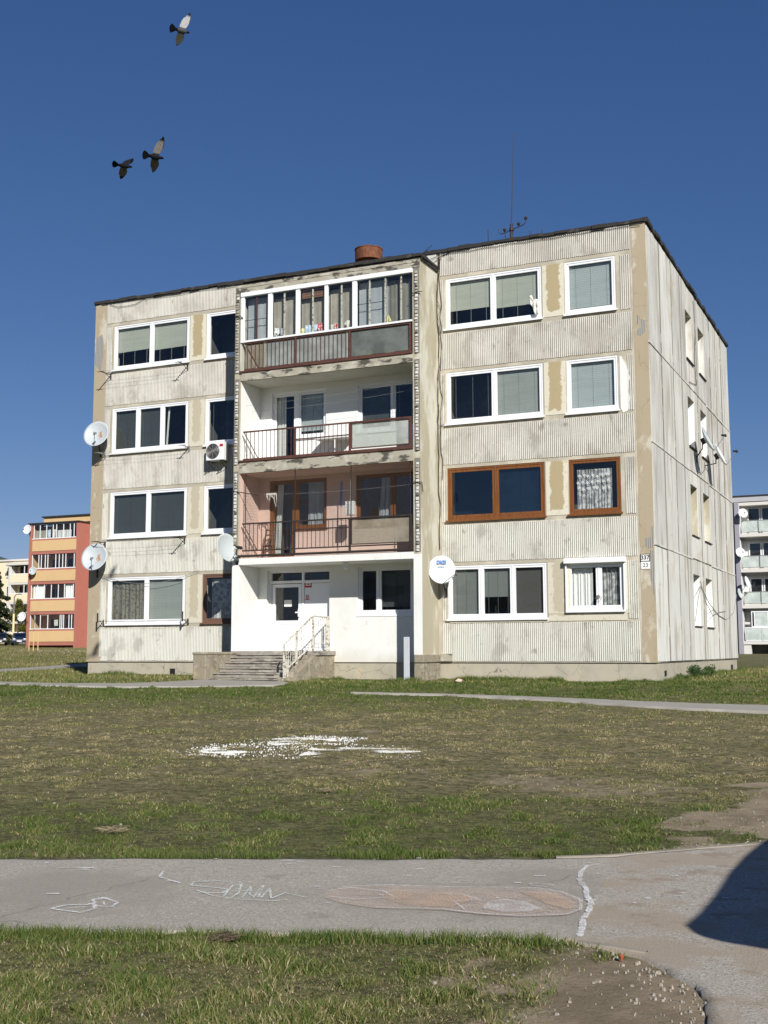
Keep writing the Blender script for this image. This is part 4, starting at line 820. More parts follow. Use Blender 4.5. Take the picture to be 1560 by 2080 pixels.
def text(body, size, loc, par, mat, rot=(R(90), 0, 0), ext=.002, name='lettering', bold=0., align='CENTER'):
    c = bpy.data.curves.new(name, 'FONT'); c.body = body; c.size = size; c.extrude = ext; c.align_x = align; c.align_y = 'CENTER'; c.offset = bold
    t = bpy.data.objects.new(name, c); COL.objects.link(t); t.rotation_euler = rot
    bpy.context.view_layer.update(); dg = bpy.context.evaluated_depsgraph_get(); me = bpy.data.meshes.new_from_object(t.evaluated_get(dg)); bpy.data.objects.remove(t)
    me.materials.clear(); me.materials.append(M[mat]); o = bpy.data.objects.new(name, me); COL.objects.link(o)
    o.rotation_euler = rot; o.parent = par; o.location = Vector(loc) - (origin(par) if par else Vector()); return o
S1 = empty('warning_sign', (8.14, y + .018, 2.22), 'small red and white camera sticker high on the white entrance panel', 'sign')
mb = MB(); mb.box(8.02, 8.25, y + .012, y + .018, 2.22, 2.37); mb.build('plate', 'sign_white', S1); mb = MB(); mb.box(8.02, 8.25, y + .009, y + .0119, 2.22, 2.275); mb.box(8.02, 8.05, y + .009, y + .0119, 2.28, 2.37); mb.box(8.22, 8.25, y + .009, y + .0119, 2.28, 2.37); mb.build('red_band', 'sign_red', S1)
mb = MB(); mb.box(8.10, 8.17, y + .009, y + .0119, 2.305, 2.34); mb.prism([(8.17, 2.32), (8.2, 2.345), (8.2, 2.30)], y + .009, y + .0119, 'y'); mb.build('camera_symbol', 'sign_black', S1)
S2 = empty('no_smoking_sign', (8.1, y + .018, 1.85), 'small round no smoking sticker low on the white entrance panel', 'sign')
mb = MB(); mb.box(8.02, 8.19, y + .012, y + .018, 1.85, 2.0); mb.build('plate', 'sign_white', S2)
mb = MB(); mb.tube([(8.105 + .05 * math.cos(t), y + .01, 1.945 + .05 * math.sin(t)) for t in np.linspace(0, 6.29, 20)], .009, 4); mb.tube([(8.07, y + .01, 1.975), (8.14, y + .01, 1.91)], .007, 4); mb.box(8.03, 8.18, y + .009, y + .0119, 1.855, 1.88); mb.build('red_ring', 'sign_red', S2)
mb = MB(); mb.box(8.07, 8.14, y + .010, y + .0119, 1.938, 1.95); mb.build('cigarette', 'sign_black', S2)
window(AB, 9.86, 11.62, 1.35, 2.76, [(.62, 'dark'), (1.12, 'blind_dark', {'drop': .9})], y=-.04)
mb = MB(); mb.tube([(9.9, -.95, 2.72), (9.9, -.95, 2.855)], .035, 10); mb.ball((9.9, -.95, 2.70), .07, 8, (1, 1, .8)); mb.box(9.82, 9.98, -1.0, -.9, 2.82, 2.855)
tag(mb.build('porch_lamp', 'pvc', None, loc=(9.9, -.95, 2.7)), 'small white lamp under the porch ceiling above the entrance', 'lamp')
# upper floors rear windows
def bdoor(x0, xm, x1, zb, zs, zt, fm, k, dl, wl, gm='glass'):
    window(AB, x0, xm, zb, zt, [(1, *dl)], fm=fm, y=-.06, sill=False, gm=gm, rd=.8, ex=.0); window(AB, xm + .002, x1, zs, zt, [(1, *wl)], fm=fm, y=-.06, sill=k, gm=gm, rd=.8, ex=0)
bdoor(6.93, 7.78, 8.80, 5.98, 6.73, 8.22, 'pvc', True, ('curtain_light', {'b': .45, 'w': 3}), ('blind_blue', {'drop': .9}))
mb = MB(); mb.box(7.782, 8.80, -.1, .2, 5.98, 6.70); mb.build('wall_infill', 'white_render', AB)
window(AB, 9.86, 12.1, 6.75, 8.22, [(1.12, 'blind_dark'), (1.1, 'cords')], y=-.06)
bdoor(6.86, 7.74, 8.83, 3.10, 3.95, 5.50, 'brown_wood', True, ('curtain_light', {'b': .3, 'w': 3, 'skew': .1}), ('drape_grey', {'a': .3, 'w': 5}), 'glass')
mb = MB(); mb.box(7.742, 8.83, -.1, .2, 3.1, 3.92); mb.build('wall_infill', 'pink_render', AB)
window(AB, 9.80, 12.1, 3.95, 5.50, [(1.15, 'drape_grey', {'a': .55, 'b': .95, 'w': 3, 'skew': .1}), (1.1, 'dark')], fm='brown_wood', y=-.06)
bdoor(6.93, 7.78, 8.80, 8.70, 9.5, 11.0, 'brown_wood', True, ('drape_brown',), ('drape_brown',))
mb = MB(); mb.box(7.782, 8.80, -.1, .2, 8.7, 9.47); mb.build('wall_infill', 'slab_soffit', AB)
window(AB, 9.86, 12.1, 9.55, 11.0, [(1, 'drape_brown'), (1, 'dark')], fm='pvc', y=-.06)
mb = MB(); mb.add([(9.28, -.103, 4.58), (9.34, -.103, 4.57), (9.36, -.103, 5.0), (9.37, -.103, 5.34), (9.3, -.103, 5.35), (9.27, -.103, 4.9)], [(0, 1, 2, 3, 4, 5)]); mb.build('blue_paint_streak', 'paint_blue', AB)

# railings: one thing-part per balcony with bars, posts, infill sheets
PX = (6.60, 8.36, 10.155, 12.06)
def railing(zt, zb, mat, mid=None, bars_to=10.1, extra_bot=True):
    y = BY + .03; mb = MB(); mb.box(PX[0], PX[3] + .03, y - .03, y + .012, zt - .03, zt + .012); mb.box(PX[0], PX[3] + .03, y - .022, y + .008, zb - .02, zb + .018); r = mb.build('railing', mat, AB)
    for p in PX[1:]:
        mb = MB(); mb.box(p - .028, p + .028, y - .034, y + .016, zb - .12, zt - .03); mb.build('post', mat, r)
    mb = MB(); x = PX[0] + .08
    mb.tube([(PX[0] + .02, y, zt - .02), (PX[0] + .5, y - .0, zb + .02)], .014, 6)
    mb.build('brace', mat, r)
    x = PX[0] + .105
    mb = MB()
    while x < bars_to:
        if min(abs(x - p) for p in PX) > .05: mb.box(x - .007, x + .007, y - .012, y + .002, zb + .018, zt - .03)
        x += .1385
    mb.build('bars', mat, r)
    if mid:
        mb = MB(); mb.box(PX[1] + .03, PX[2] - .03, y - .02, y + .006, mid - .018, mid + .018); mb.build('mid_rail', mat, r)
    return r, y
r4, ry = railing(9.58, 8.76, 'rust_paint')
ring_ = lambda mb, a, b_, c, d: mb.box(a, b_, ry + .02, ry + .026, c, d)
for a, b_, mt, in ((6.62, 7.3, 'milky_tan'), (7.305, 8.33, 'milky_grey'), (8.39, 10.12, 'milky_grey'), (10.19, 12.02, 'milky_smoke')):
    mb = MB(); ring_(mb, a, b_, 8.80, 9.56); mb.build('infill_sheet', mt, r4)
r3, _ = railing(6.86, 6.02, 'rust_paint', 6.50)
mb = MB(); ring_(mb, 10.19, 12.03, 6.10, 6.82); mb.build('infill_sheet', 'milky_white', r3)
mb = MB(); ring(mb, 10.19, 12.04, 6.08, 6.84, ry - .02, ry + .03, .03); mb.build('sheet_frame', 'rust_paint', r3)
r2, _ = railing(4.09, 3.28, 'dark_metal', 3.83)
mb = MB(); ring_(mb, 10.19, 12.03, 3.34, 4.06); mb.build('infill_sheet', 'milky_tan', r2)
mb = MB(); ring(mb, 10.19, 12.04, 3.32, 4.08, ry - .02, ry + .03, .025); mb.build('sheet_frame', 'dark_metal', r2)
for z, mt in ((8.69, 'rust_paint'), (5.96, 'rust_paint'), (3.12, 'dark_metal')):
    mb = MB(); mb.box(SX0 - .02, SX1 + .0, BY - .055, BY - .02, z - .02, z + .03); mb.box(SX0 + .0, SX1, BY - .045, BY + .06, z - .03, z - .005); mb.build('gutter', mt, AB)
# glazing of the top balcony
gy = BY + .0
mb = MB(); mb.box(6.49, 12.15, gy - .045, gy + .06, 11.03, 11.155); mb.box(6.49, 12.13, gy - .03, gy + .06, 9.60, 9.655); G = mb.build('balcony_glazing', 'pvc', AB)
for a, b_ in ((6.49, 6.60), (7.43, 7.57), (8.38, 8.51), (9.34, 9.45), (10.25, 10.39)):
    mb = MB(); mb.box(a, b_, gy - .02, gy + .05, 9.655, 11.03); mb.build('glazing_post', 'pvc', G)
for a in (7.01, 7.97, 8.93, 9.88, 10.79, 11.29, 11.78):
    mb = MB(); mb.box(a - .022, a + .022, gy + .02, gy + .05, 9.66, 11.0); mb.build('mullion', 'white_worn_metal' if a > 7.5 else 'rust_paint', G)
mb = MB(); mb.box(10.39, 11.27, gy + .02, gy + .035, 10.30, 10.315); mb.box(6.6, 7.43, gy + .02, gy + .035, 10.28, 10.295); mb.build('glazing_bar', 'dark_metal', G)
mb = MB(); mb.box(6.6, 12.12, gy + .015, gy + .019, 9.66, 11.03); mb.build('pane', 'glass', G)
mb = MB(); mb.box(8.53, 9.33, gy + .1, gy + .12, 10.74, 11.02); mb.build('blind', 'blind_wood', G)
for a, b_, mt, amp, wv, top in ((6.6, 7.44, 'drape_grey', .01, 1, 11.0), (7.5, 8.42, 'drape_brown', .02, 2, 10.90), (8.45, 9.40, 'drape_brown', .025, 2, 10.76), (9.42, 10.30, 'drape_brown', .02, 2, 10.93), (10.36, 11.29, 'drape_grey', .008, 1, 11.0), (11.28, 12.12, 'drape_dark', .03, 3, 10.95)):
    o = drape(a, b_, 9.67, top, gy + .22, amp, wv, 30).build('drape', mt, G, True)
# ------------------------------------------------------------------ entrance steps and handrail
GZE = -.58
st = empty('entrance_steps', (7.8, -1.5, -.6), 'worn grey stone steps with cracked side walls leading up to the white entrance', 'steps')
mb = MB(); mb.box(6.3, 9.15, -1.30, -.10, .20, .328); mb.box(6.35, 9.1, -1.26, -.10, -.9, .2); bevel(mb.build('platform', 'step_stone', st), .012)
for i in range(5):
    y0 = -1.31 - .31 * i; z1 = .328 - .15 * (i + 1)
    mb = MB(); n = 9; mb.box(6.5, 8.76, y0 - .30, y0, z1 - .15, z1 - .045)
    for k in range(n):
        a = 6.5 + 2.26 * k / n; j = random.uniform(-.018, .012); jj = random.uniform(-.012, .004); mb.box(a + .003, a + 2.26 / n - .001, y0 - .33 + j, y0, z1 - .05, z1 + jj)
    bevel(mb.build('step', 'step_stone', st), .012)
mb = MB(); mb.box(6.08, 6.5, -2.95, -1.28, -.95, .27); mb.box(6.06, 6.52, -2.97, -1.27, .22, .305); bevel(mb.build('cheek_wall', 'cheek_stone', st), .03, 3)
mb = MB(); mb.prism([(-2.86, -.95), (-2.86, -.40), (-2.62, -.38), (-2.60, -.25), (-2.28, -.23), (-1.36, .19), (-1.28, .2), (-.1, .2), (-.1, -.95)], 8.76, 9.11, 'x')
for i in range(5): y0 = -2.85 + .31 * i; z = -.42 + .15 * i; mb.box(8.74, 9.0, y0, y0 + .33, z - .1, z + .03)
bevel(mb.build('cheek_wall', 'cheek_stone', st), .015)
hr = empty('handrail', (8.95, -2.8, -.4), 'rusty white-painted metal handrail climbing the entrance steps', 'handrail')
A0, A1, A2 = (8.95, -2.83, .52), (8.95, -1.15, 1.33), (8.95, -.14, 1.31)
mb = MB(); mb.tube([A0, A1], .024, 8); mb.tube([A1, A2], .022, 8); mb.build('top_rail', 'white_worn_metal', hr)
mb = MB(); mb.tube([(8.95, -2.75, -.20), (8.95, -1.12, .53)], .018, 6); mb.tube([(8.95, -1.12, .53), A2[:2] + (.54,)], .014, 6); mb.build('lower_rail', 'white_worn_metal', hr)
for y0, za, zb in ((-2.83, -.45, .53), (-2.12, -.12, .86), (-1.14, .3, 1.33), (-.14, .33, 1.34), (-.27, .33, 1.3)):
    mb = MB(); mb.box(8.928, 8.972, y0 - .022, y0 + .022, za, zb); mb.build('post', 'white_worn_metal', hr)
mb = MB(); y0 = -2.71
while y0 < -.3:
    t = min(1, (y0 + 2.83) / 1.68); zt = .52 + .81 * t; zl = -.2 + .73 * min(1, (y0 + 2.75) / 1.63)
    mb.tube([(8.95, y0, zl), (8.95, y0, zt)], .008, 5); y0 += .125
mb.build('bars', 'white_worn_metal', hr)
mb = MB(); mb.box(8.925, 8.975, -2.9, -2.5, -.5, -.44); mb.box(8.94, 8.98, -2.86, -2.6, -.44, .1); mb.build('foot', 'white_worn_metal', hr)
grunge('board_grey', (.50, .52, .55), [((.36, .36, .36), (3, 3, 1), .5, .7, .5)])
mb = MB(); mb.box(11.93, 12.10, -1.50, -1.47, -.6, .70); o = mb.build('board', 'board_grey', None, loc=(12.02, -1.48, -.55)); tag(bevel(o) and o, 'upright narrow white board leaning before the right pillar of the entrance bay', 'board')

# ------------------------------------------------------------------ satellite dishes
def dish(c, ax, dia, mat, label, anchor=None, arm=.42, lnb='black_plastic', roll=0., group='satellite dishes on the grey block', deep=.13, lnbs=1, feed=None):
    ax = Vector(ax).normalized(); q = ax.to_track_quat('Z', 'Y') @ Matrix.Rotation(roll, 4, 'Z').to_quaternion(); c = Vector(c)
    t = empty('satellite_dish', c, label, 'satellite dish', group); t.rotation_mode = 'QUATERNION'; t.rotation_quaternion = q
    xf = lambda p: p + c
    Rr = dia / 2; mb = MB(xf); vs = []; fs = []; rings, seg = 7, 36
    vs.append((0, 0, -deep * dia)); vs.append((0, 0, -deep * dia - .012))
    for side in (0, 1):
        for i in range(1, rings + 1):
            r_ = Rr * i / rings
            for k in range(seg): a = 2 * math.pi * k / seg; vs.append((r_ * math.cos(a) * .93, r_ * math.sin(a), -deep * dia * (1 - (r_ / Rr) ** 2) - side * .012))
    b0, b1 = 2, 2 + rings * seg
    for k in range(seg):
        k2 = (k + 1) % seg; fs.append((0, b0 + k, b0 + k2)); fs.append((1, b1 + k2, b1 + k))
        for i in range(rings - 1): fs.append((b0 + i * seg + k, b0 + (i + 1) * seg + k, b0 + (i + 1) * seg + k2, b0 + i * seg + k2)); fs.append((b1 + i * seg + k2, b1 + (i + 1) * seg + k2, b1 + (i + 1) * seg + k, b1 + i * seg + k))
        e = (rings - 1) * seg; fs.append((b0 + e + k, b1 + e + k, b1 + e + k2, b0 + e + k2))
    mb.add(vs, fs); mb.build('reflector', mat, t, True)
    e = Vector(feed or (0, -Rr * .35, dia * arm * 1.0 + .12)); mb = MB(xf); mb.tube([(0, -Rr * .5, -.10), (0, -Rr * 1.02, -.02)], .013, 6); mb.tube([(0, -Rr * 1.02, -.02), e], .010, 6); mb.build('feed_arm', 'grey_metal', t)
    for i in range(lnbs):
        o_ = Vector(((i - (lnbs - 1) / 2) * .09, 0, 0)); mb = MB(xf); mb.tube([e + o_, e + o_ + Vector((0, .05, -.09))], .032, 10); mb.box(e.x + o_.x - .025, e.x + o_.x + .025, e.y - .06, e.y + .02, e.z - .02, e.z + .05); mb.build('receiver', lnb, t)
    mb = MB(xf); mb.box(-.05, .05, -.09, .09, -deep * dia - .13, -deep * dia - .01)
    p0 = Vector((0, -.0, -deep * dia - .10)); 
    if anchor is not None:
        a = q.inverted() @ (Vector(anchor) - c); mid = q.inverted() @ (Vector((c.x, c.y, anchor[2])) - c); mid = p0.lerp(a, .25)
        down = q.inverted() @ Vector((0, 0, 1)); mb.tube([p0 + down * .12, p0 - down * .22, a - down * 0], .02, 7); nrm = .06
        mb.tube([a - down * .12, a + down * .12], .03, 5)
    mb.build('bracket', 'dark_metal', t)
    return t
d1 = dish((.53, -.5, 7.42), (.22, -.86, .30), .92, 'dish_rusty', 'upper rust-streaked round grey satellite dish at the far left corner of the grey block', (.35, -.01, 6.85), lnb='grey_metal', feed=(.14, -.20, .38))
d2 = dish((.585, -.5, 3.37), (.22, -.86, .30), .94, 'dish_rusty', 'lower rust-streaked grey satellite dish at the far left corner of the grey block', (.35, -.01, 2.85), lnb='grey_metal', feed=(.10, -.22, .38))
d3 = dish((6.31, -1.55, 3.37), (.95, -.30, .25), .88, 'dish_grey', 'grey tilted satellite dish fixed to the left edge of the balcony bay above the entrance', (6.42, -1.26, 3.2), lnbs=2)
d4 = dish((12.69, -.55, 2.58), (.42, -.84, .22), .82, 'dish_white', 'clean white satellite dish with blue lettering right of the entrance bay', (12.62, -.01, 1.95), feed=(.37, -.20, .30))
text('DIGI', .135, (0, 0, 0), None, 'sign_blue', (0, 0, 0), .002, 'lettering', .006).parent = d4
bpy.data.objects['lettering'].location = (-.0, .225, -.036); bpy.data.objects['lettering'].rotation_euler = (.0, 0, 0)
o = text('SATELIT', .055, (0, 0, 0), None, 'sign_slate', (0, 0, 0), .002, 'small_lettering', .002); o.parent = d4; o.location = (-.01, .10, -.078)
d5 = dish((19.02, 6.35, 6.95), (.80, -.03, .36), .86, 'dish_grey', 'nearer satellite dish standing out from the right gable wall', (W + .0, 6.9, 6.42))
d6 = dish((19.02, 8.95, 6.85), (.80, -.03, .36), .82, 'dish_white', 'farther satellite dish standing out from the right gable wall', (W + .0, 8.5, 6.42))

# ------------------------------------------------------------------ air conditioner
ac = empty('air_conditioner', (5.0, -.22, 6.2), 'white outdoor air conditioner with round fan grille hung left of the balcony bay', 'air conditioner')
mb = MB(); mb.box(4.72, 5.36, -.38, -.08, 6.24, 6.82); bevel(mb.build('housing', 'ac_white', ac), .02)
mb = MB()
for r_ in (.05, .09, .13, .17, .205, .235): mb.tube([(4.98 + r_ * math.cos(t), -.395, 6.53 + r_ * math.sin(t)) for t in np.linspace(0, 2 * math.pi, 28)], .006, 4)
for a in np.linspace(0, 2 * math.pi, 9)[:-1]: mb.tube([(4.98, -.395, 6.53), (4.98 + .235 * math.cos(a), -.392, 6.53 + .235 * math.sin(a))], .005, 4)
mb.disc((4.98, -.385, 6.53), (0, -1, 0), .04, .02, 12); mb.build('fan_grille', 'grey_metal', ac)
mb = MB(); mb.disc((4.98, -.378, 6.53), (0, -1, 0), .24, .006, 28); mb.build('fan', 'black_plastic', ac)
mb = MB(); mb.box(5.22, 5.35, -.386, -.381, 6.66, 6.74); mb.build('badge', 'sign_red', ac)
mb = MB()
for x in (4.8, 5.27): mb.tube([(x, 0, 6.22), (x, -.45, 6.22), ], .015, 5); mb.tube([(x, 0, 6.0), (x, -.4, 6.2)], .012, 5)
mb.build('bracket', 'dark_metal', ac)
# ------------------------------------------------------------------ drying-line brackets under the left windows
def drying(xa, xb, z, label, L=.58, n=3, up=False, col='dark_metal', sag=.0):
    t = empty('drying_line', ((xa + xb) / 2, 0, z), label, 'drying line', 'drying lines under the left windows')
    for x in (xa, xb):
        mb = MB(); mb.box(x - .02, x + .02, -.03, -.001, z - .16, z + .05)
        if up: mb.box(x - .02, x + .02, -L, -L + .03, z - .05, z + .26)
        mb.box(x - .012, x + .012, -L, 0, z - .012, z + .012); mb.tube([(x, -.01, z - .15), (x, -L * .55, z - .01)], .009, 5)
        if not up: mb.tube([(x - .13, -L + .04, z), (x + .13, -L + .04, z)], .011, 5)
        mb.build('bracket', col, t)
    mb = MB()
    for i in range(n):
        y = -L + .04 + i * .15; mb.tube([(xa + (xb - xa) * s, y, z + .012 - sag * 4 * s * (1 - s) * (1 + i * .3)) for s in np.linspace(0, 1, 9)], .0035, 4)
    mb.build('line', 'string_mat', t); return t
drying(.70, 3.75, 9.47, 'drying line with T-shaped brackets under the top left window', sag=.02)
drying(.55, 3.85, 6.80, 'drying line with pale brackets under the third floor left window', .45, 3, sag=.03, col='grey_metal')
drying(.63, 3.75, 3.86, 'drying line with T-shaped brackets under the second floor left window', sag=.02)
drying(.66, 3.92, 1.30, 'drying line with upright ends before the ground floor left window', .35, 3, True, sag=.02)
mb = MB(); mb.tube([(.15 + 4.2 * s, -.08, 2.95 - .42 * 4 * s * (1 - s) - .1 * s + .0) for s in np.linspace(0, 1, 16)], .007, 5)
tag(mb.build('cable', 'cable_grey', None, loc=(2, -.08, 2.6)), 'pale cable sagging across the ground floor left window', 'cable')

# ------------------------------------------------------------------ cables fixed to the block, house numbers
def wob(x, y, z0, z1, n, am): return [(x + am * (random.random() - .5), y, z0 + (z1 - z0) * i / n) for i in range(n + 1)]
mb = MB(); mb.tube(wob(12.44, -.04, 11.85, 3.2, 26, .07), .011, 5); mb.tube(wob(12.50, -.04, 11.8, 5.2, 22, .10), .008, 5); mb.tube(wob(12.47, -.05, 11.75, 9.5, 9, .16), .007, 5)
mb.tube([(12.45, -.05, 7.4), (12.38, -.06, 6.9), (12.46, -.06, 6.75), (12.6, -.05, 6.82)], .007, 5); mb.tube([(12.0, -.08, 12.0), (12.2, -.1, 11.75), (12.45, -.05, 11.85), (12.9, -.05, 11.93)], .009, 5)
mb.tube([(12.05, -.06, 11.75), (12.3, -.08, 11.62), (12.5, -.05, 11.8), (12.8, -.04, 11.9)], .008, 5); mb.build('downlead_cable', 'cable_black', AB)
mb = MB(); pts = [(12.6 + 5.8 * i / 14, -.04, 11.90 - (.02 if i % 2 else .04) - .01 * math.sin(i)) for i in range(15)]; mb.tube(pts, .008, 5); mb.build('eaves_cable', 'cable_black', AB); mb = MB(); mb.tube([(6.2 - 5.6 * i / 16, -.05, 11.92 - .05 * abs(math.sin(i * .55)) - (.12 if 12 < i < 16 else 0)) for i in range(17)], .008, 5); mb.build('eaves_cable', 'cable_black', AB)
for pts in ([(6.25, -1.27, 5.08), (6.6, -1.3, 5.02), (7.18, -1.3, 4.9)], [(12.10, -1.29, 5.0), (12.42, -1.3, 4.97), (12.44, -1.28, 4.7)], [(12.13, -1.31, 10.38), (12.3, -1.31, 10.42), (12.46, -1.3, 10.42)], [(6.28, -1.29, 10.45), (6.45, -1.31, 10.44), (6.58, -1.3, 10.36)]):
    mb = MB(); mb.tube(pts, .014, 5); mb.build('hook_rod', 'dark_metal', AB)
xw = W + .035
mb = MB(); mb.tube([(xw, 5.64, 1.2), (xw, 6.3, 1.93), (xw, 6.84, 2.34), (xw, 8.34, 1.85), (xw, 10.3, 1.50), (xw, 11.95, 1.39), (xw, 13.8, 1.69), (xw, 14.75, 2.4)], .012, 5); mb.tube([(xw, 6.84, 2.5), (xw, 7.6, 1.9), (xw, 8.95, 1.47), (xw, 10.5, 1.62), (xw, 12, 1.7)], .010, 5); mb.build('slack_cable', 'cable_grey', AB)
mb = MB(); mb.tube([(xw, 7.2, 11.7), (xw, 7.4, 10.6), (xw, 7.1, 9.8), (xw, 7.3, 8.9), (xw, 6.0, 8.75)], .009, 5); mb.tube([(xw, 6.9, 6.4), (xw, 7.6, 6.0), (xw, 8.5, 6.3)], .008, 5); mb.build('slack_cable', 'cable_black', AB)
for x0, x1, z0, z1, tx, lab, bd in ((18.15, 18.38, 2.665, 2.85, '337', 'white house number plate with black border reading 337', 1), (18.155, 18.39, 2.46, 2.65, '23', 'plain white house number plate reading 23, below the 337 plate', 0)):
    t = empty('house_number_sign', ((x0 + x1) / 2, -.02, z0), lab, 'house number'); mb = MB(); mb.box(x0, x1, -.022, -.0065, z0, z1); mb.build('plate', 'sign_white', t)
    if bd: mb = MB(); ring(mb, x0 - .008, x1 + .008, z0 - .008, z1 + .008, -.026, -.021, .016); mb.build('border', 'sign_black', t)
    text(tx, .15, ((x0 + x1) / 2, -.024, (z0 + z1) / 2), t, 'sign_black', ext=.0015, bold=.004 if bd else 0)

# ------------------------------------------------------------------ things on and under the balconies
def cloth(pts, mat, label, name='laundry', grp='laundry behind the top balcony glazing', cat='laundry'):
    """pts: outline (x,z) hung at depth y0, with folds"""
    y0 = pts[0]; P = pts[1]; c = (sum(p[0] for p in P) / len(P), sum(p[1] for p in P) / len(P)); mb = MB(); n = 6
    q = resample([*P, P[0]], 28); vs = [(c[0], y0, c[1])]; fs = []
    for j in range(1, n + 1):
        for x, z in q: X_ = c[0] + (x - c[0]) * j / n; Z_ = c[1] + (z - c[1]) * j / n; vs.append((X_, y0 + .02 * math.sin(X_ * 60) + .012 * math.sin(Z_ * 30), Z_))
    for j in range(n):
        for k in range(27):
            a = 1 + (j - 1) * 28 + k; b_ = 1 + j * 28 + k
            fs.append((0, b_, b_ + 1) if j == 0 else (a, b_, b_ + 1, a + 1))
    mb.add(vs, fs); o = mb.build(name, mat, None, True, loc=(c[0], y0, c[1])); md = o.modifiers.new('thick', 'SOLIDIFY'); md.thickness = .006; tag(o, label, cat, grp); return o
yl = BY + .10
cloth((yl, [(7.58, 9.96), (7.74, 9.95), (7.76, 9.78), (7.71, 9.70), (7.66, 9.80), (7.58, 9.76)]), 'towel_white', 'crumpled black and white cloth just right of the first white glazing post')
cloth((yl, [(7.75, 9.94), (7.87, 9.93), (7.89, 9.72), (7.80, 9.70)]), 'towel_grey', 'pale grey cloth beside the crumpled black and white one')
cloth((yl, [(8.64, 9.93), (9.06, 9.91), (9.02, 9.70), (8.80, 9.68), (8.60, 9.70)]), 'towel_blue', 'light blue towel hanging in the middle of the top balcony')
cloth((yl, [(9.07, 9.92), (9.20, 9.95), (9.22, 9.70), (9.08, 9.68)]), 'towel_red', 'red and white cloth beside the light blue towel')
cloth((yl, [(9.50, 9.83), (9.60, 9.86), (9.61, 9.68), (9.52, 9.67)]), 'rag_white', 'small off-white cloth right of the widest white glazing post')
cloth((yl, [(9.62, 9.86), (9.72, 9.87), (9.73, 9.68), (9.63, 9.67)]), 'towel_red', 'small red cloth right of the off-white one')
cloth((yl, [(9.97, 9.90), (10.10, 9.91), (10.13, 9.76), (10.06, 9.67), (9.94, 9.80)]), 'rag_white', 'white rag hanging before the grey drape by the fifth white post')
cloth((-.10, [(15.22, 10.22), (15.30, 10.30), (15.34, 10.12), (15.44, 10.16), (15.56, 10.06), (15.50, 9.94), (15.56, 9.84), (15.46, 9.72), (15.44, 9.60), (15.38, 9.74), (15.33, 9.92), (15.26, 10.0)]), 'rag_white', 'white tattered plastic bag tied to the top right double window', 'plastic_bag', None, 'bag')
cloth((yl, [(11.32, 9.92), (11.38, 9.88), (11.44, 9.72), (11.30, 9.68)]), 'towel_yellow', 'yellow cloth near the right end of the top balcony')
mb = MB(); mb.tube([(7.62 + .045 * math.cos(t), yl - .01, 9.71 + .045 * math.sin(t)) for t in np.linspace(0, 6.28, 14)], .018, 6); tag(mb.build('tape_roll', 'rag_white', None, loc=(7.62, yl, 9.7)), 'white ring on the sill by the first glazing post', 'ring')
mb = MB(); mb.tube([(8.56, yl, 9.66), (8.56, yl, 9.83)], .05, 10); tag(mb.build('jar', 'towel_yellow', None, True, loc=(8.56, yl, 9.66)), 'small cream pot on the sill by the third glazing post', 'pot')
for x0, x1, z1, mt, lab in ((7.48, 7.74, 9.32, 'rag_white', 'white box behind the left balcony sheets of the top floor'), (11.62, 11.98, 9.42, 'rag_white', 'pale round drum behind the right sheet of the top balcony'), (10.25, 10.7, 9.0, 'towel_yellow', 'low cream box behind the right sheet of the top balcony'), (11.1, 11.5, 9.05, 'rag_white', 'crumpled pale sack beside the drum on the top balcony')):
    mb = MB()
    if 'drum' in lab: mb.tube([((x0 + x1) / 2, -.95, 8.67), ((x0 + x1) / 2, -.95, z1)], .18, 18)
    else: mb.box(x0, x1, -1.1, -.85, 8.67, z1)
    o = mb.build('drum' if 'drum' in lab else 'box', mt, None, loc=((x0 + x1) / 2, -.95, 8.67)); bevel(o, .02); tag(o, lab, 'drum' if 'drum' in lab else 'box')
t = empty('wall_table', (9.2, -.4, 5.95), 'small fold-down shelf table on one leg on the white balcony', 'table')
mb = MB(); mb.box(8.66, 9.74, -.55, -.11, 6.58, 6.61); mb.build('table_top', 'curtain_light', t); mb = MB(); mb.tube([(9.3, -.5, 5.94), (9.3, -.5, 6.58)], .015, 6); mb.build('leg', 'pvc', t); mb = MB(); mb.prism([(8.75, 6.58), (9.15, 6.58), (8.75, 6.2)], -.13, -.105, 'y'); mb.build('brace', 'pvc', t)
def line_(z0, z1, y, label, mt='string_mat', r_=.004): mb = MB(); mb.tube([(SX0 + .01 + (SX1 - SX0 - .02) * s, y, z0 + (z1 - z0) * s - .06 * 4 * s * (1 - s)) for s in np.linspace(0, 1, 14)], r_, 4); tag(mb.build('washing_line', mt, None, loc=(9, y, z0)), label, 'washing line')
line_(7.72, 7.95, -.95, 'upper slack washing line across the white balcony', 'cable_grey'); line_(7.6, 7.8, -.6, 'lower slack washing line across the white balcony', 'cable_grey'); line_(4.98, 4.98, -1.0, 'washing line with a rag across the pink balcony')
mb = MB()
for i in range(7): x = 7.28 + i * .055 + random.uniform(-.01, .01); L = random.uniform(.12, .5) if i > 1 else .2; mb.tube([(x, -1.0, 4.98), (x + random.uniform(-.02, .03), -1.01, 4.98 - L * .5), (x + random.uniform(-.03, .08), -1.0, 4.98 - L)], .018, 5, .006)
mb.box(7.3, 7.6, -1.012, -.99, 4.93, 4.99); tag(mb.build('rag', 'rag_white', None, loc=(7.45, -1, 4.9)), 'torn white rag hanging from the washing line of the pink balcony', 'rag')
mb = MB(); mb.box(9.86, 10.13, -.95, -.78, 4.21, 4.62); o = mb.build('hanging_box', 'curtain_light', None, loc=(10, -.87, 4.2)); bevel(o, .02); tag(o, 'small pale box hanging behind the netting of the pink balcony', 'box')
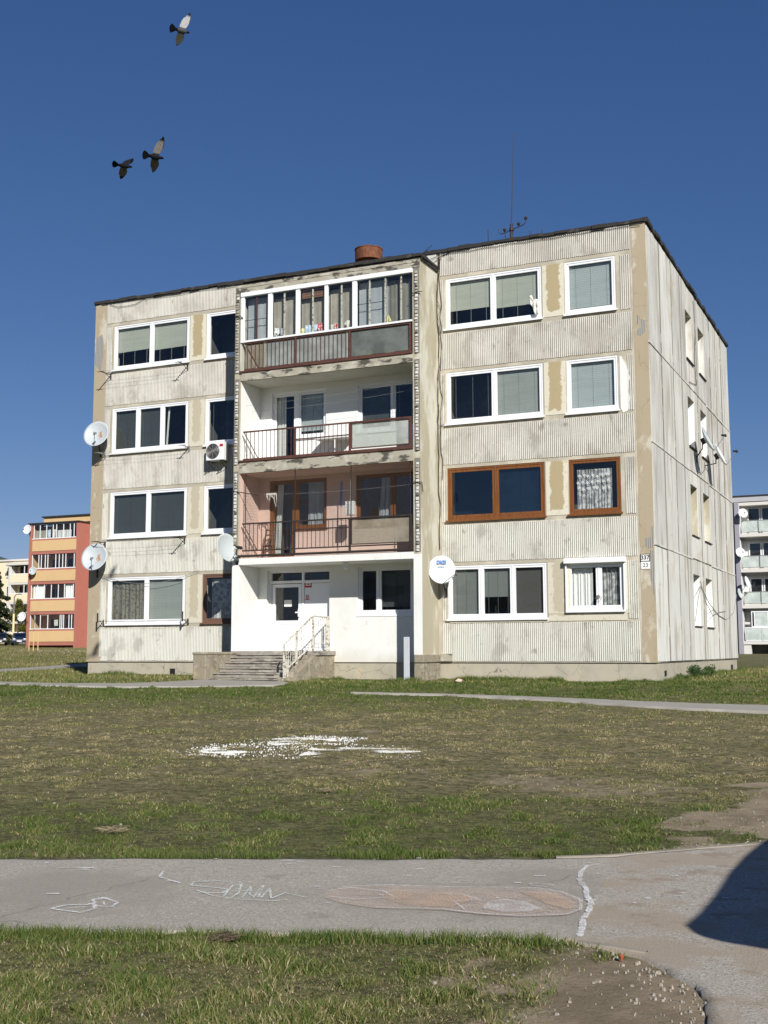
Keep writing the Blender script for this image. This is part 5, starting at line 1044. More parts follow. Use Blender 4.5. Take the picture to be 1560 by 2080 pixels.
mb = MB(); mb.tube([(10.0, -.87, 4.62), (10.0, -.87, 5.58)], .006, 4); tag(mb.build('cord', 'string_mat', None, loc=(10, -.87, 4.6)), 'thin cord holding the pale box on the pink balcony', 'cord')
t = empty('folding_chair', (7.0, -.55, 3.06), 'folded wooden chair leaning in the left corner of the pink balcony', 'folding chair')
for nm, parts in (('frame', [((6.85, -.5, 3.06), (6.95, -.4, 4.0)), ((7.12, -.5, 3.06), (7.2, -.4, 4.0)), ((6.9, -.62, 3.06), (7.05, -.42, 3.7)), ((7.18, -.62, 3.06), (7.02, -.42, 3.7))]), ('slats', [((6.93, -.42, 3.95), (7.2, -.42, 3.95)), ((6.93, -.44, 3.8), (7.19, -.44, 3.8)), ((6.9, -.5, 3.45), (7.17, -.5, 3.45)), ((6.88, -.52, 3.3), (7.15, -.52, 3.3))])):
    mb = MB(); [mb.tube(p, .022, 5) for p in parts]; mb.build(nm, 'old_wood_frame', t)
mb = MB()
for i in range(14): a = random.uniform(6.62, 8.2); mb.tube([(a, BY + .0, 3.30), (a + random.uniform(-.06, .06), BY - .02, 3.34 + random.random() * .05)], .012, 4, .002)
tag(mb.build('withered_plants', 'old_wood_frame', None, loc=(7.2, BY, 3.3)), 'withered stalks along the foot of the pink balcony railing', 'dead plants', kind='stuff')
# wire netting
net = empty('safety_net', (9.3, BY + .06, 3.3), 'wire netting stretched over the opening of the pink balcony', 'netting')
def netting(x0, x1, z0, z1, y, p=.085, r_=.0028):
    mb = MB(); Wd, Hh = x1 - x0, z1 - z0
    for sgn in (1, -1):
        s = -Hh
        while s < Wd:
            a, b_ = max(0, s), min(Wd, s + Hh)
            if b_ > a:
                za, zb = a - s, b_ - s
                if sgn < 0: za, zb = Hh - za, Hh - zb
                mb.tube([(x0 + a, y, z0 + za), (x0 + b_, y, z0 + zb)], r_, 3)
            s += p
    return mb
netting(6.7, 12.02, 4.06, 5.56, BY + .065).build('mesh', 'net_wire', net); netting(6.7, 10.12, 3.26, 4.06, BY + .07).build('mesh', 'net_wire', net)
for x in (6.68, 8.36, 10.18, 12.03): mb = MB(); mb.box(x - .011, x + .011, BY + .045, BY + .065, 4.05, 5.6); mb.build('post', 'dark_metal', net)

# ------------------------------------------------------------------ roof gear
t = empty('weather_mast', (14.45, .8, 12.0), 'tall thin roof mast with a crossarm carrying small cup sensors', 'mast')
mb = MB(); mb.tube([(14.44, .8, 12.0), (14.45, .8, 12.80)], .045, 10); mb.build('post', 'dark_metal', t); mb = MB(); mb.tube([(14.45, .8, 12.8), (14.56, .8, 15.56)], .014, 6, .007); mb.build('rod', 'dark_metal', t)
mb = MB(); mb.tube([(14.05, .8, 12.72), (14.07, .8, 12.60), (14.12, .8, 12.53), (14.25, .8, 12.55), (14.45, .8, 12.62), (14.78, .8, 12.70), (14.86, .8, 12.74), (14.89, .8, 12.86)], .013, 6); mb.tube([(14.45, .8, 12.58), (14.45, .8, 12.66)], .07, 10); mb.build('crossarm', 'dark_metal', t)
for x, z in ((14.24, 12.62), (14.67, 12.74), (14.89, 12.88)): mb = MB(); mb.tube([(x, .8, z - .04), (x, .8, z + .02)], .02, 8, .055); mb.ball((x, .8, z + .03), .05, 6); mb.build('sensor_cup', 'dark_metal', t)
for x, h_, lab in ((13.83, .55, 'thin roof rod left of the mast'), (14.36, .35, 'short roof rod at the foot of the mast'), (15.11, .32, 'short roof rod just right of the mast'), (15.47, .30, 'short roof rod farther right of the mast')):
    mb = MB(); mb.tube([(x, .5, 12.0), (x - .01, .5, 12.06 + h_)], .012, 5); mb.disc((x, .5, 12.0), (0, 0, 1), .1, .04, 8); tag(mb.build('lightning_rod', 'dark_metal', None, loc=(x, .5, 12.0)), lab, 'lightning rod', 'short rods on the roof edge')
mb = MB(); mb.tube([(11.75, .3, 12.0), (11.85, .3, 12.15), (12.0, .3, 12.22), (12.12, .3, 12.34)], .01, 4); mb.tube([(11.9, .3, 12.17), (11.98, .3, 12.3)], .007, 4); tag(mb.build('bent_wire', 'dark_metal', None, loc=(11.9, .3, 12)), 'bent wire sticking up from the roof above the cable junction', 'wire')

# ------------------------------------------------------------------ weeds, litter
def leaf_cloud(name, par, mat, blobs, n, size, loc=None, flat=.0, seed=1, smooth=False):
    """leaf-sized quads spread through blobs (centre, radii)"""
    rg = np.random.default_rng(seed); vol = np.array([b[1][0] * b[1][1] * b[1][2] for b in blobs]) ** .7; vol /= vol.sum(); vs = []; fs = []; sh = []
    for (c, r_), fr in zip(blobs, vol):
        m_ = max(4, int(n * fr)); d = rg.normal(size=(m_, 3)); d /= np.linalg.norm(d, axis=1)[:, None]; rr = rg.random(m_) ** .45; p = np.array(c) + d * rr[:, None] * np.array(r_)
        a = rg.normal(size=(m_, 3)); a /= np.linalg.norm(a, axis=1)[:, None]; b_ = np.cross(a, rg.normal(size=(m_, 3))); b_ /= np.linalg.norm(b_, axis=1)[:, None]; s = size * (.6 + .8 * rg.random(m_))[:, None]
        base = sum(len(v) for v in vs); vs.append(np.stack([p - a * s, p + b_ * s * .5, p + a * s, p - b_ * s * .5], 1).reshape(-1, 3)); fs += [(base + 4 * i, base + 4 * i + 1, base + 4 * i + 2, base + 4 * i + 3) for i in range(m_)]; g = rg.random(); sh += list(np.clip(.5 * rg.random(m_) + .5 * g, 0, 1))
    mb = MB(); mb.v = [Vector(v) for v in np.concatenate(vs)]; mb.f = fs; mb.mi = [0] * len(fs); o = mb.build(name, mat, par, loc=loc)
    at = o.data.attributes.new('shade', 'FLOAT', 'FACE'); at.data.foreach_set('value', np.array(sh, 'f')); return o
for x, y, h_, n, lab in ((18.8, 3.6, .40, 900, 'bushy green weed against the middle of the gable plinth'), (18.85, 5.9, .34, 800, 'second bushy weed farther along the gable plinth'), (18.7, 2.2, .20, 420, 'low weed nearest the corner along the gable plinth'), (18.8, 4.8, .18, 400, 'low weed between the two bushy ones at the gable')):
    z = float(gz(x, y)); t = empty('weed', (x, y, z), lab, 'weed', 'weeds along the gable wall'); r_ = h_ * .8
    leaf_cloud('leaves', t, 'weed_leaves', [((x + random.uniform(-.1, .1), y + random.uniform(-.5, .5), z + h_ * random.uniform(.2, .75)), (r_ * .5, r_ * .55, h_ * .35)) for _ in range(8)], n, .028, seed=int(x * 100 + n))
    mb = MB(); [mb.tube([(x, y + random.uniform(-.1, .1), z - .02), (x + random.uniform(-.08, .08), y + random.uniform(-.35, .35), z + h_ * .9)], .006, 4) for _ in range(8)]; mb.build('stem', 'tree_bark', t)
def litter(x, y, s, mat, label, nm='litter', fl=.25):
    z = float(gz(x, y)); mb = MB(); n = 7; pt = [(x + s * (.5 + .5 * random.random()) * math.cos(6.28 * i / n), y + s * (.5 + .5 * random.random()) * math.sin(6.28 * i / n), z + .03 + s * fl * random.random()) for i in range(n)]
    mb.add([(x, y, z + .03 + s * fl * 1.5)] + pt + [(x, y, z)], [(0, i + 1, (i + 1) % n + 1) for i in range(n)] + [(n + 1, (i + 1) % n + 1, i + 1) for i in range(n)]); tag(mb.build(nm, mat, None, loc=(x, y, z)), label, 'litter')
grunge('litter_orange', (.42, .11, .05), rough=.6); grunge('litter_pink', (.62, .42, .36), rough=.8)
litter(23.39, -25.1, .022, 'litter_orange', 'small orange scrap on the soil below the path'); litter(13.67, -1.9, .14, 'litter_pink', 'crumpled pinkish paper in the grass before the right half of the block', 'crumpled_paper', .5)
for x, y, s, lab in ((18.6, -22.9, .16, 'tuft of dry cut grass at the left of the lawn'), (19.2, -20.2, .08, 'pale clod of dry grass in mid lawn'), (21.41, -25.62, .09, 'dark leaf clump at the grass edge below the path')):
    z = float(gz(x, y)); mb = MB()
    for _ in range(90): a = random.random() * 6.28; r_ = s * random.random(); p = Vector((x + math.cos(a) * r_, y + math.sin(a) * r_, z + .03 + random.random() * .025)); d = Vector((random.uniform(-1, 1), random.uniform(-1, 1), random.uniform(-.1, .3))) * .035; mb.tube([p - d, p + d], .0022, 3)
    tag(mb.build('dry_grass_clump', 'pebble' if 'grey' in lab else 'straw' if 'dark' not in lab else 'tree_bark', None, loc=(x, y, z)), lab, 'dry grass clump')
# ------------------------------------------------------------------ neighbouring blocks
def flat(par, mat, name, *boxes):
    mb = MB(); [mb.box(*b_) for b_ in boxes]; return mb.build(name, mat, par)
# orange and yellow block, left
OX, OY = -49.6, 53.39; oz = .45
ob = empty('apartment_building', (-40, OY, oz), 'orange apartment block with yellow balcony bands, left behind the grey block', 'apartment building')
bx1 = -43.95
flat(ob, 'orange_wall', 'wall', (OX + 1.2, -30, OY + 1.6, OY + 13, oz - 2, 12.2))
flat(ob, 'yellow_wall', 'attic_wall', (OX + .35, -29.9, OY + 1.5, OY + 13.1, 12.2, 12.75)); flat(ob, 'bitumen', 'roof', (OX + .2, -29.8, OY + 1.35, OY + 13.2, 12.75, 12.87))
flat(ob, 'orange_wall', 'bay_pillar', (OX, OX + .30, OY, OY + 1.59, oz - 1, 12.0)); flat(ob, 'orange_wall', 'bay_pillar', (bx1 - .25, bx1, OY, OY + 1.59, oz - 1, 12.0))
flat(ob, 'bitumen', 'bay_roof', (OX - .1, bx1 + .1, OY - .12, OY + 1.59, 12.0, 12.1))
for k in range(4):
    z = 10.60 - 2.75 * k            # glazing bottom
    flat(ob, 'orange_wall', 'parapet', (OX + .302, bx1 - .252, OY + .03, OY + .2, z - 1.45, z)); flat(ob, 'yellow_wall', 'yellow_band', (OX + .40, bx1 - .22, OY - .01, OY + .028, z - 1.12, z - .15))
    flat(ob, 'orange_wall', 'floor_slab', (OX + .31, bx1 - .26, OY + .21, OY + 1.58, z - 1.4, z - 1.2)); flat(ob, 'yellow_wall', 'side_lining', (OX + .303, OX + .32, OY + .21, OY + 1.58, z - 1.18, z + 1.33)); flat(ob, 'yellow_wall', 'rear_lining', (OX + .33, bx1 - .27, OY + 1.55, OY + 1.59, z - 1.18, z + 1.33))
    G_ = flat(ob, 'pvc', 'glazing_frame', (OX + .31, bx1 - .25, OY + .03, OY + .1, z, z + .07), (OX + .31, bx1 - .25, OY + .03, OY + .08, z + 1.30, z + 1.34), *[(x - .03, x + .03, OY + .04, OY + .09, z + .07, z + 1.3) for x in ([OX + .5, OX + 1.2, OX + 1.95, OX + 2.7, OX + 3.1, OX + 3.9, OX + 4.65, OX + 5.1] if k == 0 else [OX + .4, OX + 1.15, OX + 1.45, OX + 1.9, OX + 2.2, OX + 3.1, OX + 3.5, OX + 3.9, OX + 4.25, OX + 5.2] if k == 1 else [OX + .4, OX + 1.1, OX + 1.9, OX + 2.7, OX + 3.5, OX + 4.2, OX + 5.2] if k == 2 else [OX + .4, OX + .9, OX + 1.55, OX + 2.4, OX + 3.8, OX + 4.0, OX + 4.2, OX + 4.8, OX + 5.1])])
    flat(G_, 'glass', 'pane', (OX + .31, bx1 - .25, OY + .06, OY + .065, z + .07, z + 1.3))
    for a, b_ in ((OX + 1.5, OX + 2.5), (OX + 3.3, OX + 4.6)): W_ = flat(ob, 'black_plastic', 'window', (a, b_, OY + 1.50, OY + 1.549, z - .6, z + .95)); flat(W_, 'pvc', 'frame', (a - .05, a, OY + 1.49, OY + 1.55, z - .6, z + 1), (b_, b_ + .05, OY + 1.49, OY + 1.55, z - .6, z + 1), ((a + b_) / 2 - .03, (a + b_) / 2 + .03, OY + 1.48, OY + 1.5, z - .6, z + .95))
    if k == 2: drape(OX + .5, OX + 1.9, z + .08, z + 1.28, OY + .22, .05, 9).build('curtain', 'curtain_white', G_); drape(OX + 4.2, OX + 5.1, z + .08, z + 1.28, OY + .22, .05, 6).build('curtain', 'curtain_white', G_)
    if k == 0: drape(OX + .45, OX + 2.0, z + .08, z + .8, OY + .25, .03, 6).build('curtain', 'drape_brown', G_); drape(OX + 3.1, OX + 4.7, z + .08, z + .75, OY + .22, .03, 6).build('curtain', 'curtain_light', G_)
flat(ob, 'orange_wall', 'base', (OX + .31, bx1 - .26, OY + .9, OY + 1.58, oz - 1, .95))
for x0, x1, mt, lab in ((OX + 2.0, OX + 2.35, 'towel_blue', 'blue and white towel drying on the top orange balcony'), (OX + 2.5, OX + 2.9, 'rag_white', 'white sheet drying on the top orange balcony')):
    z = 10.68; cloth((OY + .2, [(x0, z + .75), (x1, z + .75), (x1 - .03, z), (x0 + .05, z)]), mt, lab, grp='laundry on the orange block')
z = 2.45; cloth((OY + .3, [(OX + 2.9, z + .75), (OX + 3.4, z + .75), (OX + 3.35, z + .2), (OX + 2.95, z + .2)]), 'rag_white', 'white shirt drying on the lowest orange balcony', grp='laundry on the orange block')
dish((-49.6, OY - .35, 11.5), (.12, -.95, .25), .90, 'dish_white', 'white dish on the top left corner of the orange block', (OX + .1, OY, 11.0), group='dishes on the orange block')
dish((-48.75, OY - .4, 7.68), (.25, -.9, .2), .78, 'dish_grey', 'greyish dish on the left of the orange block at the second yellow band', (OX + .6, OY, 7.2), group='dishes on the orange block')
dish((-49.75, OY - .5, 3.5), (.15, -.95, .25), .90, 'dish_white', 'white dish low on the left corner of the orange block beside the shrub', (OX + .1, OY, 3.0), group='dishes on the orange block')
# cream block far left
CX, CY = -95.0, 100.8; cz = .9
cb = empty('apartment_building', (-90, CY, cz), 'cream apartment block with enclosed balconies at the far left', 'apartment building')
flat(cb, 'cream_wall', 'wall', (-120, -80, CY + 1.5, CY + 14, -1, 13.5)); flat(cb, 'cream_grey_wall', 'roof', (-120.2, -79.8, CY + 1.3, CY + 14.2, 13.5, 13.75)); flat(cb, 'cream_grey_wall', 'bay_roof', (CX - .5, -80, CY - .15, CY + 1.49, 12.75, 13.1)); flat(cb, 'bitumen', 'bay_roof', (CX - .4, -80, CY - .1, CY + 1.49, 12.68, 12.749))
flat(cb, 'cream_grey_wall', 'bay_pillar', (CX, CX + .3, CY, CY + 1.49, -1, 12.67))
for k in range(4):
    z = 11.45 - 2.8 * k
    flat(cb, 'cream_wall', 'parapet', (CX + .31, -80, CY, CY + .2, z - 1.2, z)); flat(cb, 'cream_grey_wall', 'floor_slab', (CX + .31, -80, CY + .02, CY + 1.49, z - 1.5, z - 1.21)); W_ = flat(cb, 'black_plastic', 'window', (CX + .9, -80.5, CY + 1.40, CY + 1.49, z - .1, z + 1.15))
    flat(W_, 'pvc', 'frame', (CX + .31, -80, CY + .03, CY + .1, z, z + .08), *[(x - .04, x + .04, CY + .03, CY + .1, z + .08, z + 1.25) for x in (CX + .4, CX + 2.9, CX + 4.2, CX + 7)], *[(x - .04, x + .04, CY + 1.36, CY + 1.4, z, z + 1.15) for x in (CX + 1.6, CX + 2.3)])
    W_ = flat(cb, 'black_plastic', 'window', (-96.5, -95.75, CY + 1.42, CY + 1.49, z - .15, z + 1.15)); flat(W_, 'pvc', 'frame', (-96.58, -96.5, CY + 1.38, CY + 1.49, z - .2, z + 1.2), (-95.75, -95.62, CY + 1.38, CY + 1.49, z - .2, z + 1.2), (-96.6, -95.6, CY + 1.3, CY + 1.49, z - .3, z - .2))
    W_ = flat(cb, 'black_plastic', 'window', (-100.5, -98.5, CY + 1.42, CY + 1.49, z - .15, z + 1.15)); flat(W_, 'pvc', 'frame', (-100.6, -100.5, CY + 1.38, CY + 1.49, z - .2, z + 1.2), (-98.5, -98.4, CY + 1.38, CY + 1.49, z - .2, z + 1.2))
# grey block right
RX, RY = 11.75, 64.7; rz = .0
rb = empty('apartment_building', (20, RY, rz), 'grey apartment block with frosted glass balconies at the right edge', 'apartment building')
flat(rb, 'grey_wall', 'wall', (RX - 5, RX + 28, RY + 1.32, RY + 14, -1, 12.1)); flat(rb, 'grey_wall', 'fascia', (RX - .3, RX + 28, RY - .02, RY + 1.3, 12.0, 12.42)); flat(rb, 'bitumen', 'roof', (RX - 5.2, RX + 28.2, RY - .1, RY + 14.2, 12.42, 12.5)); flat(rb, 'violet_grey_wall', 'wall', (RX - 1.2, RX - .12, RY + .9, RY + 1.3, -.8, 12.0))
flat(rb, 'violet_grey_wall', 'bay_pillar', (RX, RX + .35, RY, RY + 1.3, -.9, 12.0))
for k in range(5):
    z = [11.72, 9.24, 6.44, 3.61, .80][k]
    flat(rb, 'cream_grey_wall' if k else 'cream_grey_wall', 'floor_slab', (RX + .352, RX + 26, RY + .02, RY + 1.31, z - .03, z + .22))
for k in range(4):
    zf = [9.46, 6.66, 3.83, 1.02][k]
    flat(rb, 'cream_grey_wall', 'rear_lining', (RX + .36, RX + 26, RY + 1.27, RY + 1.319, zf, zf + 2.3)); flat(rb, 'pvc', 'side_lining', (RX + .351, RX + .38, RY + .03, RY + 1.27, zf, zf + 2.3))
    if k < 3:
        for x0, x1 in ((RX + .95, RX + 1.75), (RX + 2.0, RX + 3.7), (RX + 4.2, RX + 5.4)):
            W_ = flat(rb, 'black_plastic', 'window', (x0, x1, RY + 1.20, RY + 1.269, zf + .3, zf + 2.1)); flat(W_, 'pvc', 'frame', (x0 - .08, x0, RY + 1.17, RY + 1.269, zf + .2, zf + 2.15), (x1, x1 + .08, RY + 1.17, RY + 1.269, zf + .2, zf + 2.15), (x0, x1, RY + 1.17, RY + 1.269, zf + 2.1, zf + 2.15)); flat(W_, 'glass', 'pane', (x0, x1, RY + 1.18, RY + 1.185, zf + .3, zf + 2.1))
        r_ = flat(rb, 'grey_metal', 'railing', (RX + .5, RX + 26, RY + .02, RY + .07, zf + 1.0, zf + 1.05), (RX + .5, RX + 26, RY + .02, RY + .07, zf + .1, zf + .14), *[(RX + .5 + 1.27 * i, RX + .54 + 1.27 * i, RY + .02, RY + .07, zf + .0, zf + 1.0) for i in range(20)])
        flat(r_, 'frosted', 'glass_panel', *[(RX + .56 + 1.27 * i, RX + 1.74 + 1.27 * i, RY + .04, RY + .05, zf + .14, zf + 1.0) for i in range(2)]); flat(r_, 'frosted', 'glass_panel', *[(RX + .56 + 1.27 * i, RX + 1.74 + 1.27 * i, RY + .04, RY + .05, zf + .14, zf + 1.0) for i in range(3, 20)])
        flat(r_, 'sign_white', 'solid_panel', (RX + 3.08, RX + 4.2, RY + .035, RY + .055, zf + .14, zf + 1.0))
        drape(RX + 3.15, RX + 4.1, zf + .2, zf + .95, RY + .028, .004, 3).build('dark_pattern', 'chalk_white', r_)
    else:
        r_ = flat(rb, 'pvc', 'railing', (RX + .5, RX + 26, RY + .02, RY + .07, zf + 1.0, zf + 1.08), (RX + .5, RX + 26, RY + .02, RY + .07, zf + .02, zf + .08), *[(RX + .5 + 1.27 * i, RX + .54 + 1.27 * i, RY + .02, RY + .07, zf + .0, zf + 1.0) for i in range(20)])
        flat(r_, 'frosted', 'glass_panel', *[(RX + .56 + 1.27 * i, RX + 1.74 + 1.27 * i, RY + .04, RY + .05, zf + .08, zf + 1.0) for i in range(20)])
        W_ = flat(rb, 'pvc', 'glazing_frame', (RX + 1.0, RX + 2.7, RY + .03, RY + .08, zf + 1.08, zf + 1.16), (RX + 1.0, RX + 2.7, RY + .03, RY + .08, zf + 2.25, zf + 2.33), *[(x, x + .07, RY + .03, RY + .08, zf + 1.16, zf + 2.25) for x in (RX + 1.0, RX + 1.2, RX + 2.2, RX + 2.6)]); flat(W_, 'frosted', 'pane', (RX + 1.28, RX + 2.2, RY + .05, RY + .056, zf + 1.16, zf + 2.25)); flat(W_, 'glass', 'pane', (RX + 1.08, RX + 1.2, RY + .05, RY + .056, zf + 1.16, zf + 2.25), (RX + 2.28, RX + 2.6, RY + .05, RY + .056, zf + 1.16, zf + 2.25))
        flat(rb, 'black_plastic', 'window', (RX + .8, RX + 4, RY + 1.20, RY + 1.26, zf + .1, zf + 2.1))
flat(rb, 'room_dark', 'base', (RX + .6, RX + 26, RY + 1.0, RY + 1.31, -.9, .77)); flat(rb, 'cream_grey_wall', 'base_pillar', (RX + .36, RX + .9, RY + .1, RY + .6, -.9, .77))
G6 = 'dishes on the right grey block'
dish((12.50, RY - .45, 11.05), (.35, -.85, .25), .78, 'dish_white', 'white round dish on the top balcony of the right grey block', (RX + .2, RY, 10.8), group=G6)
dish((12.20, RY - .5, 7.95), (.45, -.8, .25), .80, 'dish_white', 'white dish one floor below the top on the right grey block', (RX + .2, RY, 7.6), group=G6)
dish((12.72, RY - .9, 5.55), (.93, -.2, .3), 1.05, 'dish_white', 'larger of two edge-on dishes low on the right grey block', (RX + .2, RY, 4.7), group=G6)
dish((12.15, RY - 1.0, 4.7), (.93, -.3, .3), .85, 'dish_grey', 'smaller of two edge-on dishes low on the right grey block', (RX + .2, RY, 4.4), group=G6)

# ------------------------------------------------------------------ far left: conifer, golden bush, lamp, cars, young tree
def gpos(x, y): return float(gz(x, y))
x, y = -80.8, 82.5; z = gpos(x, y); t = empty('conifer_tree', (x, y, z), 'dark spruce cut by the left edge of the picture, before the cream block', 'tree')
mb = MB(); mb.tube([(x, y, z - .3), (x, y, z + 9.6)], .22, 8, .04); mb.build('trunk', 'tree_bark', t)
bl = []
for i in range(46):
    h_ = 1 + 8.2 * i / 46; a = i * 2.4; r_ = (3.9 * (1 - h_ / 10.2) + .35) * random.uniform(.6, 1.1)
    for s in (.35, .7, 1): bl.append(((x + math.cos(a) * r_ * s, y + math.sin(a) * r_ * s, z + h_ - r_ * s * .28 + .1), (.62 * (1.15 - s * .5), .62 * (1.15 - s * .5), .30)))
leaf_cloud('crown', t, 'spruce_needles', bl, 34000, .13, seed=5)
mb = MB(); [mb.tube([(x, y, z + 1 + 8 * i / 24), (x + math.cos(i * 2.4) * 2.6 * (1 - i / 26), y + math.sin(i * 2.4) * 2.6 * (1 - i / 26), z + .5 + 8 * i / 24)], .03, 4, .01) for i in range(24)]; mb.build('branches', 'tree_bark', t)
for x, y, R_, H_, lab in ((-78.6, 84.8, 2.5, 5.2, 'golden-green bushy thuja between the lamp post and the orange block'), (-82.6, 81.2, 2.4, 4.6, 'golden-green thuja at the left edge behind the parked cars')):
    z = gpos(x, y); t = empty('thuja_bush', (x, y, z), lab, 'bush', 'golden thujas at the far left'); mb = MB(); mb.tube([(x, y, z - .3), (x, y, z + H_ * .7)], .12, 6, .04); mb.build('trunk', 'tree_bark', t)
    bl = []
    for i in range(42):
        h_ = random.random(); a = random.random() * 6.28; rr = R_ * (1 - h_ ** 1.6) * random.uniform(.45, 1.0); bl.append(((x + math.cos(a) * rr, y + math.sin(a) * rr, z + .3 + h_ * H_), (.45, .45, .5)))
    leaf_cloud('crown', t, 'thuja_leaves', bl, 9000, .085, seed=int(-x))
x, y = -70.1, 74.5; z = gpos(x, y); t = empty('street_lamp', (x, y, z), 'pale yellow lamp post standing before the spruce at the far left', 'street lamp')
mb = MB(); mb.tube([(x, y, z - .2), (x, y, z + 3.6)], .14, 10, .12); mb.build('pole', 'lamp_paint', t); mb = MB(); mb.tube([(x, y, z + 3.6), (x, y, z + 5.6)], .07, 8); mb.tube([(x, y, z + 5.5), (x + .3, y - .1, z + 5.8), (x + .8, y - .2, z + 5.85)], .05, 6); mb.build('arm', 'grey_metal', t); mb = MB(); mb.box(x + .7, x + 1.2, y - .3, y - .1, z + 5.8, z + 5.9); mb.build('lamp_head', 'grey_metal', t)
def car(x, y, yaw, mat, label, z=None, L=4.3, Wd=1.75, Hh=1.45, van=False, cat='car', name='parked_car', group='cars parked at the far left'):
    z = gpos(x, y) if z is None else z; t = empty(name, (x, y, z), label, cat, group); t.rotation_euler = (0, 0, yaw); c = Vector((x, y, z)); xf = lambda p: p + c; w_ = Wd / 2
    if van: prof = [(-L / 2, .35), (-L / 2 + .02, 1.0), (-L / 2 + .05, Hh - .25), (-L / 2 + .22, Hh - .03), (-L / 2 + .6, Hh), (L / 2 - 1.6, Hh), (L / 2 - 1.3, Hh - .08), (L / 2 - .75, 1.15), (L / 2 - .12, .95), (L / 2, .6), (L / 2, .3)]
    else: prof = [(-L / 2, .35), (-L / 2 + .02, .75), (-L / 2 + .18, .95), (-L / 2 + .55, Hh - .12), (-L / 2 + 1.1, Hh), (.35, Hh - .02), (.75, Hh - .15), (1.25, .98), (L / 2 - .15, .82), (L / 2, .6), (L / 2, .3)]
    mb = MB(xf); n = len(prof); secs = [(-w_, .86), (-w_ + .07, 1.0), (w_ - .07, 1.0), (w_, .86)]; vs = []
    for yy, s in secs:
        for px_, pz in prof:
            ins = (.16 if pz > 1.0 else 0) * (1 if abs(yy) > w_ - .05 else .5); vs.append((px_ * (1 if s == 1 else .985), yy * (1 - ins), .3 + (pz - .3) * (1 if s == 1 else .97)))
    fs = [(j * n + i, j * n + i + 1, (j + 1) * n + i + 1, (j + 1) * n + i) for j in range(3) for i in range(n - 1)] + [tuple(range(n)), tuple(range(3 * n, 4 * n))[::-1]] + [(j * n, (j + 1) * n, (j + 1) * n + n - 1, j * n + n - 1) for j in range(3)]
    mb.add(vs, fs); b_ = mb.build('body', mat, t); bevel(b_, .05, 3)
    for sx in (-1, 1):
        for sy in (-1, 1): m_ = MB(xf); m_.tube([(sx * (L / 2 - .82), sy * (w_ - .2), .31), (sx * (L / 2 - .82), sy * (w_ + .015), .31)], .31, 20); wh = m_.build('wheel', 'tyre_rubber', t); m_ = MB(xf); m_.disc((sx * (L / 2 - .82), sy * (w_ + .012), .31), (0, sy, 0), .19, .012, 16); m_.build('rim', 'grey_metal', wh)
    for sy in (-1, 1): m_ = MB(xf); m_.ball((L / 2 - .12, sy * (w_ - .3), .68), .17, 6, (.5, 1.2, .6)); m_.build('headlight', 'car_lamp', t)
    m_ = MB(xf); m_.box(L / 2 - .02, L / 2 + .02, -.26, .26, .42, .53); m_.build('number_plate', 'sign_white', t)
    m_ = MB(xf); zt = Hh - .1; m_.box(-.9 if not van else L / 2 - 1.9, .3 if not van else L / 2 - 1.3, -w_ * .93, w_ * .93, 1.0, zt - .1) ; m_.build('side_window', 'car_black', t)
    if not van: m_ = MB(xf); m_.add([(.78, -w_ * .72, Hh - .14), (.78, w_ * .72, Hh - .14), (1.27, w_ * .78, 1.0), (1.27, -w_ * .78, 1.0)], [(0, 1, 2, 3)]); m_.v = [v_ + Vector((.02, 0, .02)) for v_ in m_.v]; m_.build('windscreen', 'glass_tinted', t)
    return t
car(-69.7, 75.2, R(-50), 'car_dark_blue', 'dark blue parked car nearer the orange block'); car(-71.9, 74.2, R(-46), 'car_black', 'black parked car cut by the left edge of the picture')
x, y = -36.0, 38.8; z = gpos(x, y); t = empty('young_tree', (x, y, z), 'bare young tree tied to three wooden stakes before the orange block', 'tree')
mb = MB(); mb.tube([(x, y, z - .1), (x, y, z + 1.5), (x + .05, y, z + 2.6)], .022, 6, .012); [mb.tube([(x, y, z + 1.6 + .15 * i), (x + random.uniform(-.35, .35), y + random.uniform(-.3, .3), z + 2.8 + .12 * i)], .011, 4, .004) for i in range(5)]; mb.build('trunk', 'tree_bark', t)
for dx, dy in ((-.42, .0), (.1, -.12), (.34, .1)): mb = MB(); mb.tube([(x + dx, y + dy, z - .1), (x + dx, y + dy, z + 1.45)], .035, 7); mb.build('stake', 'stake_wood', t)
mb = MB(); mb.box(x - .44, x + .36, y - .02, y + .02, z + 1.22, z + 1.28); mb.build('crossbar', 'stake_wood', t)
# soil bank dotted with stones at the foot of the orange block
pts = [(-34 + random.uniform(-6, 7), 40 + random.uniform(-2.6, 2.6)) for _ in range(220)]
pts = [(a + (b_ - 40) * -.6, b_ + (a + 34) * -.25) for a, b_ in pts]
stones('gravel', pts, .05, .16, 'pebble', 'line of upturned soil and pale stones before the orange block', 'rubble')

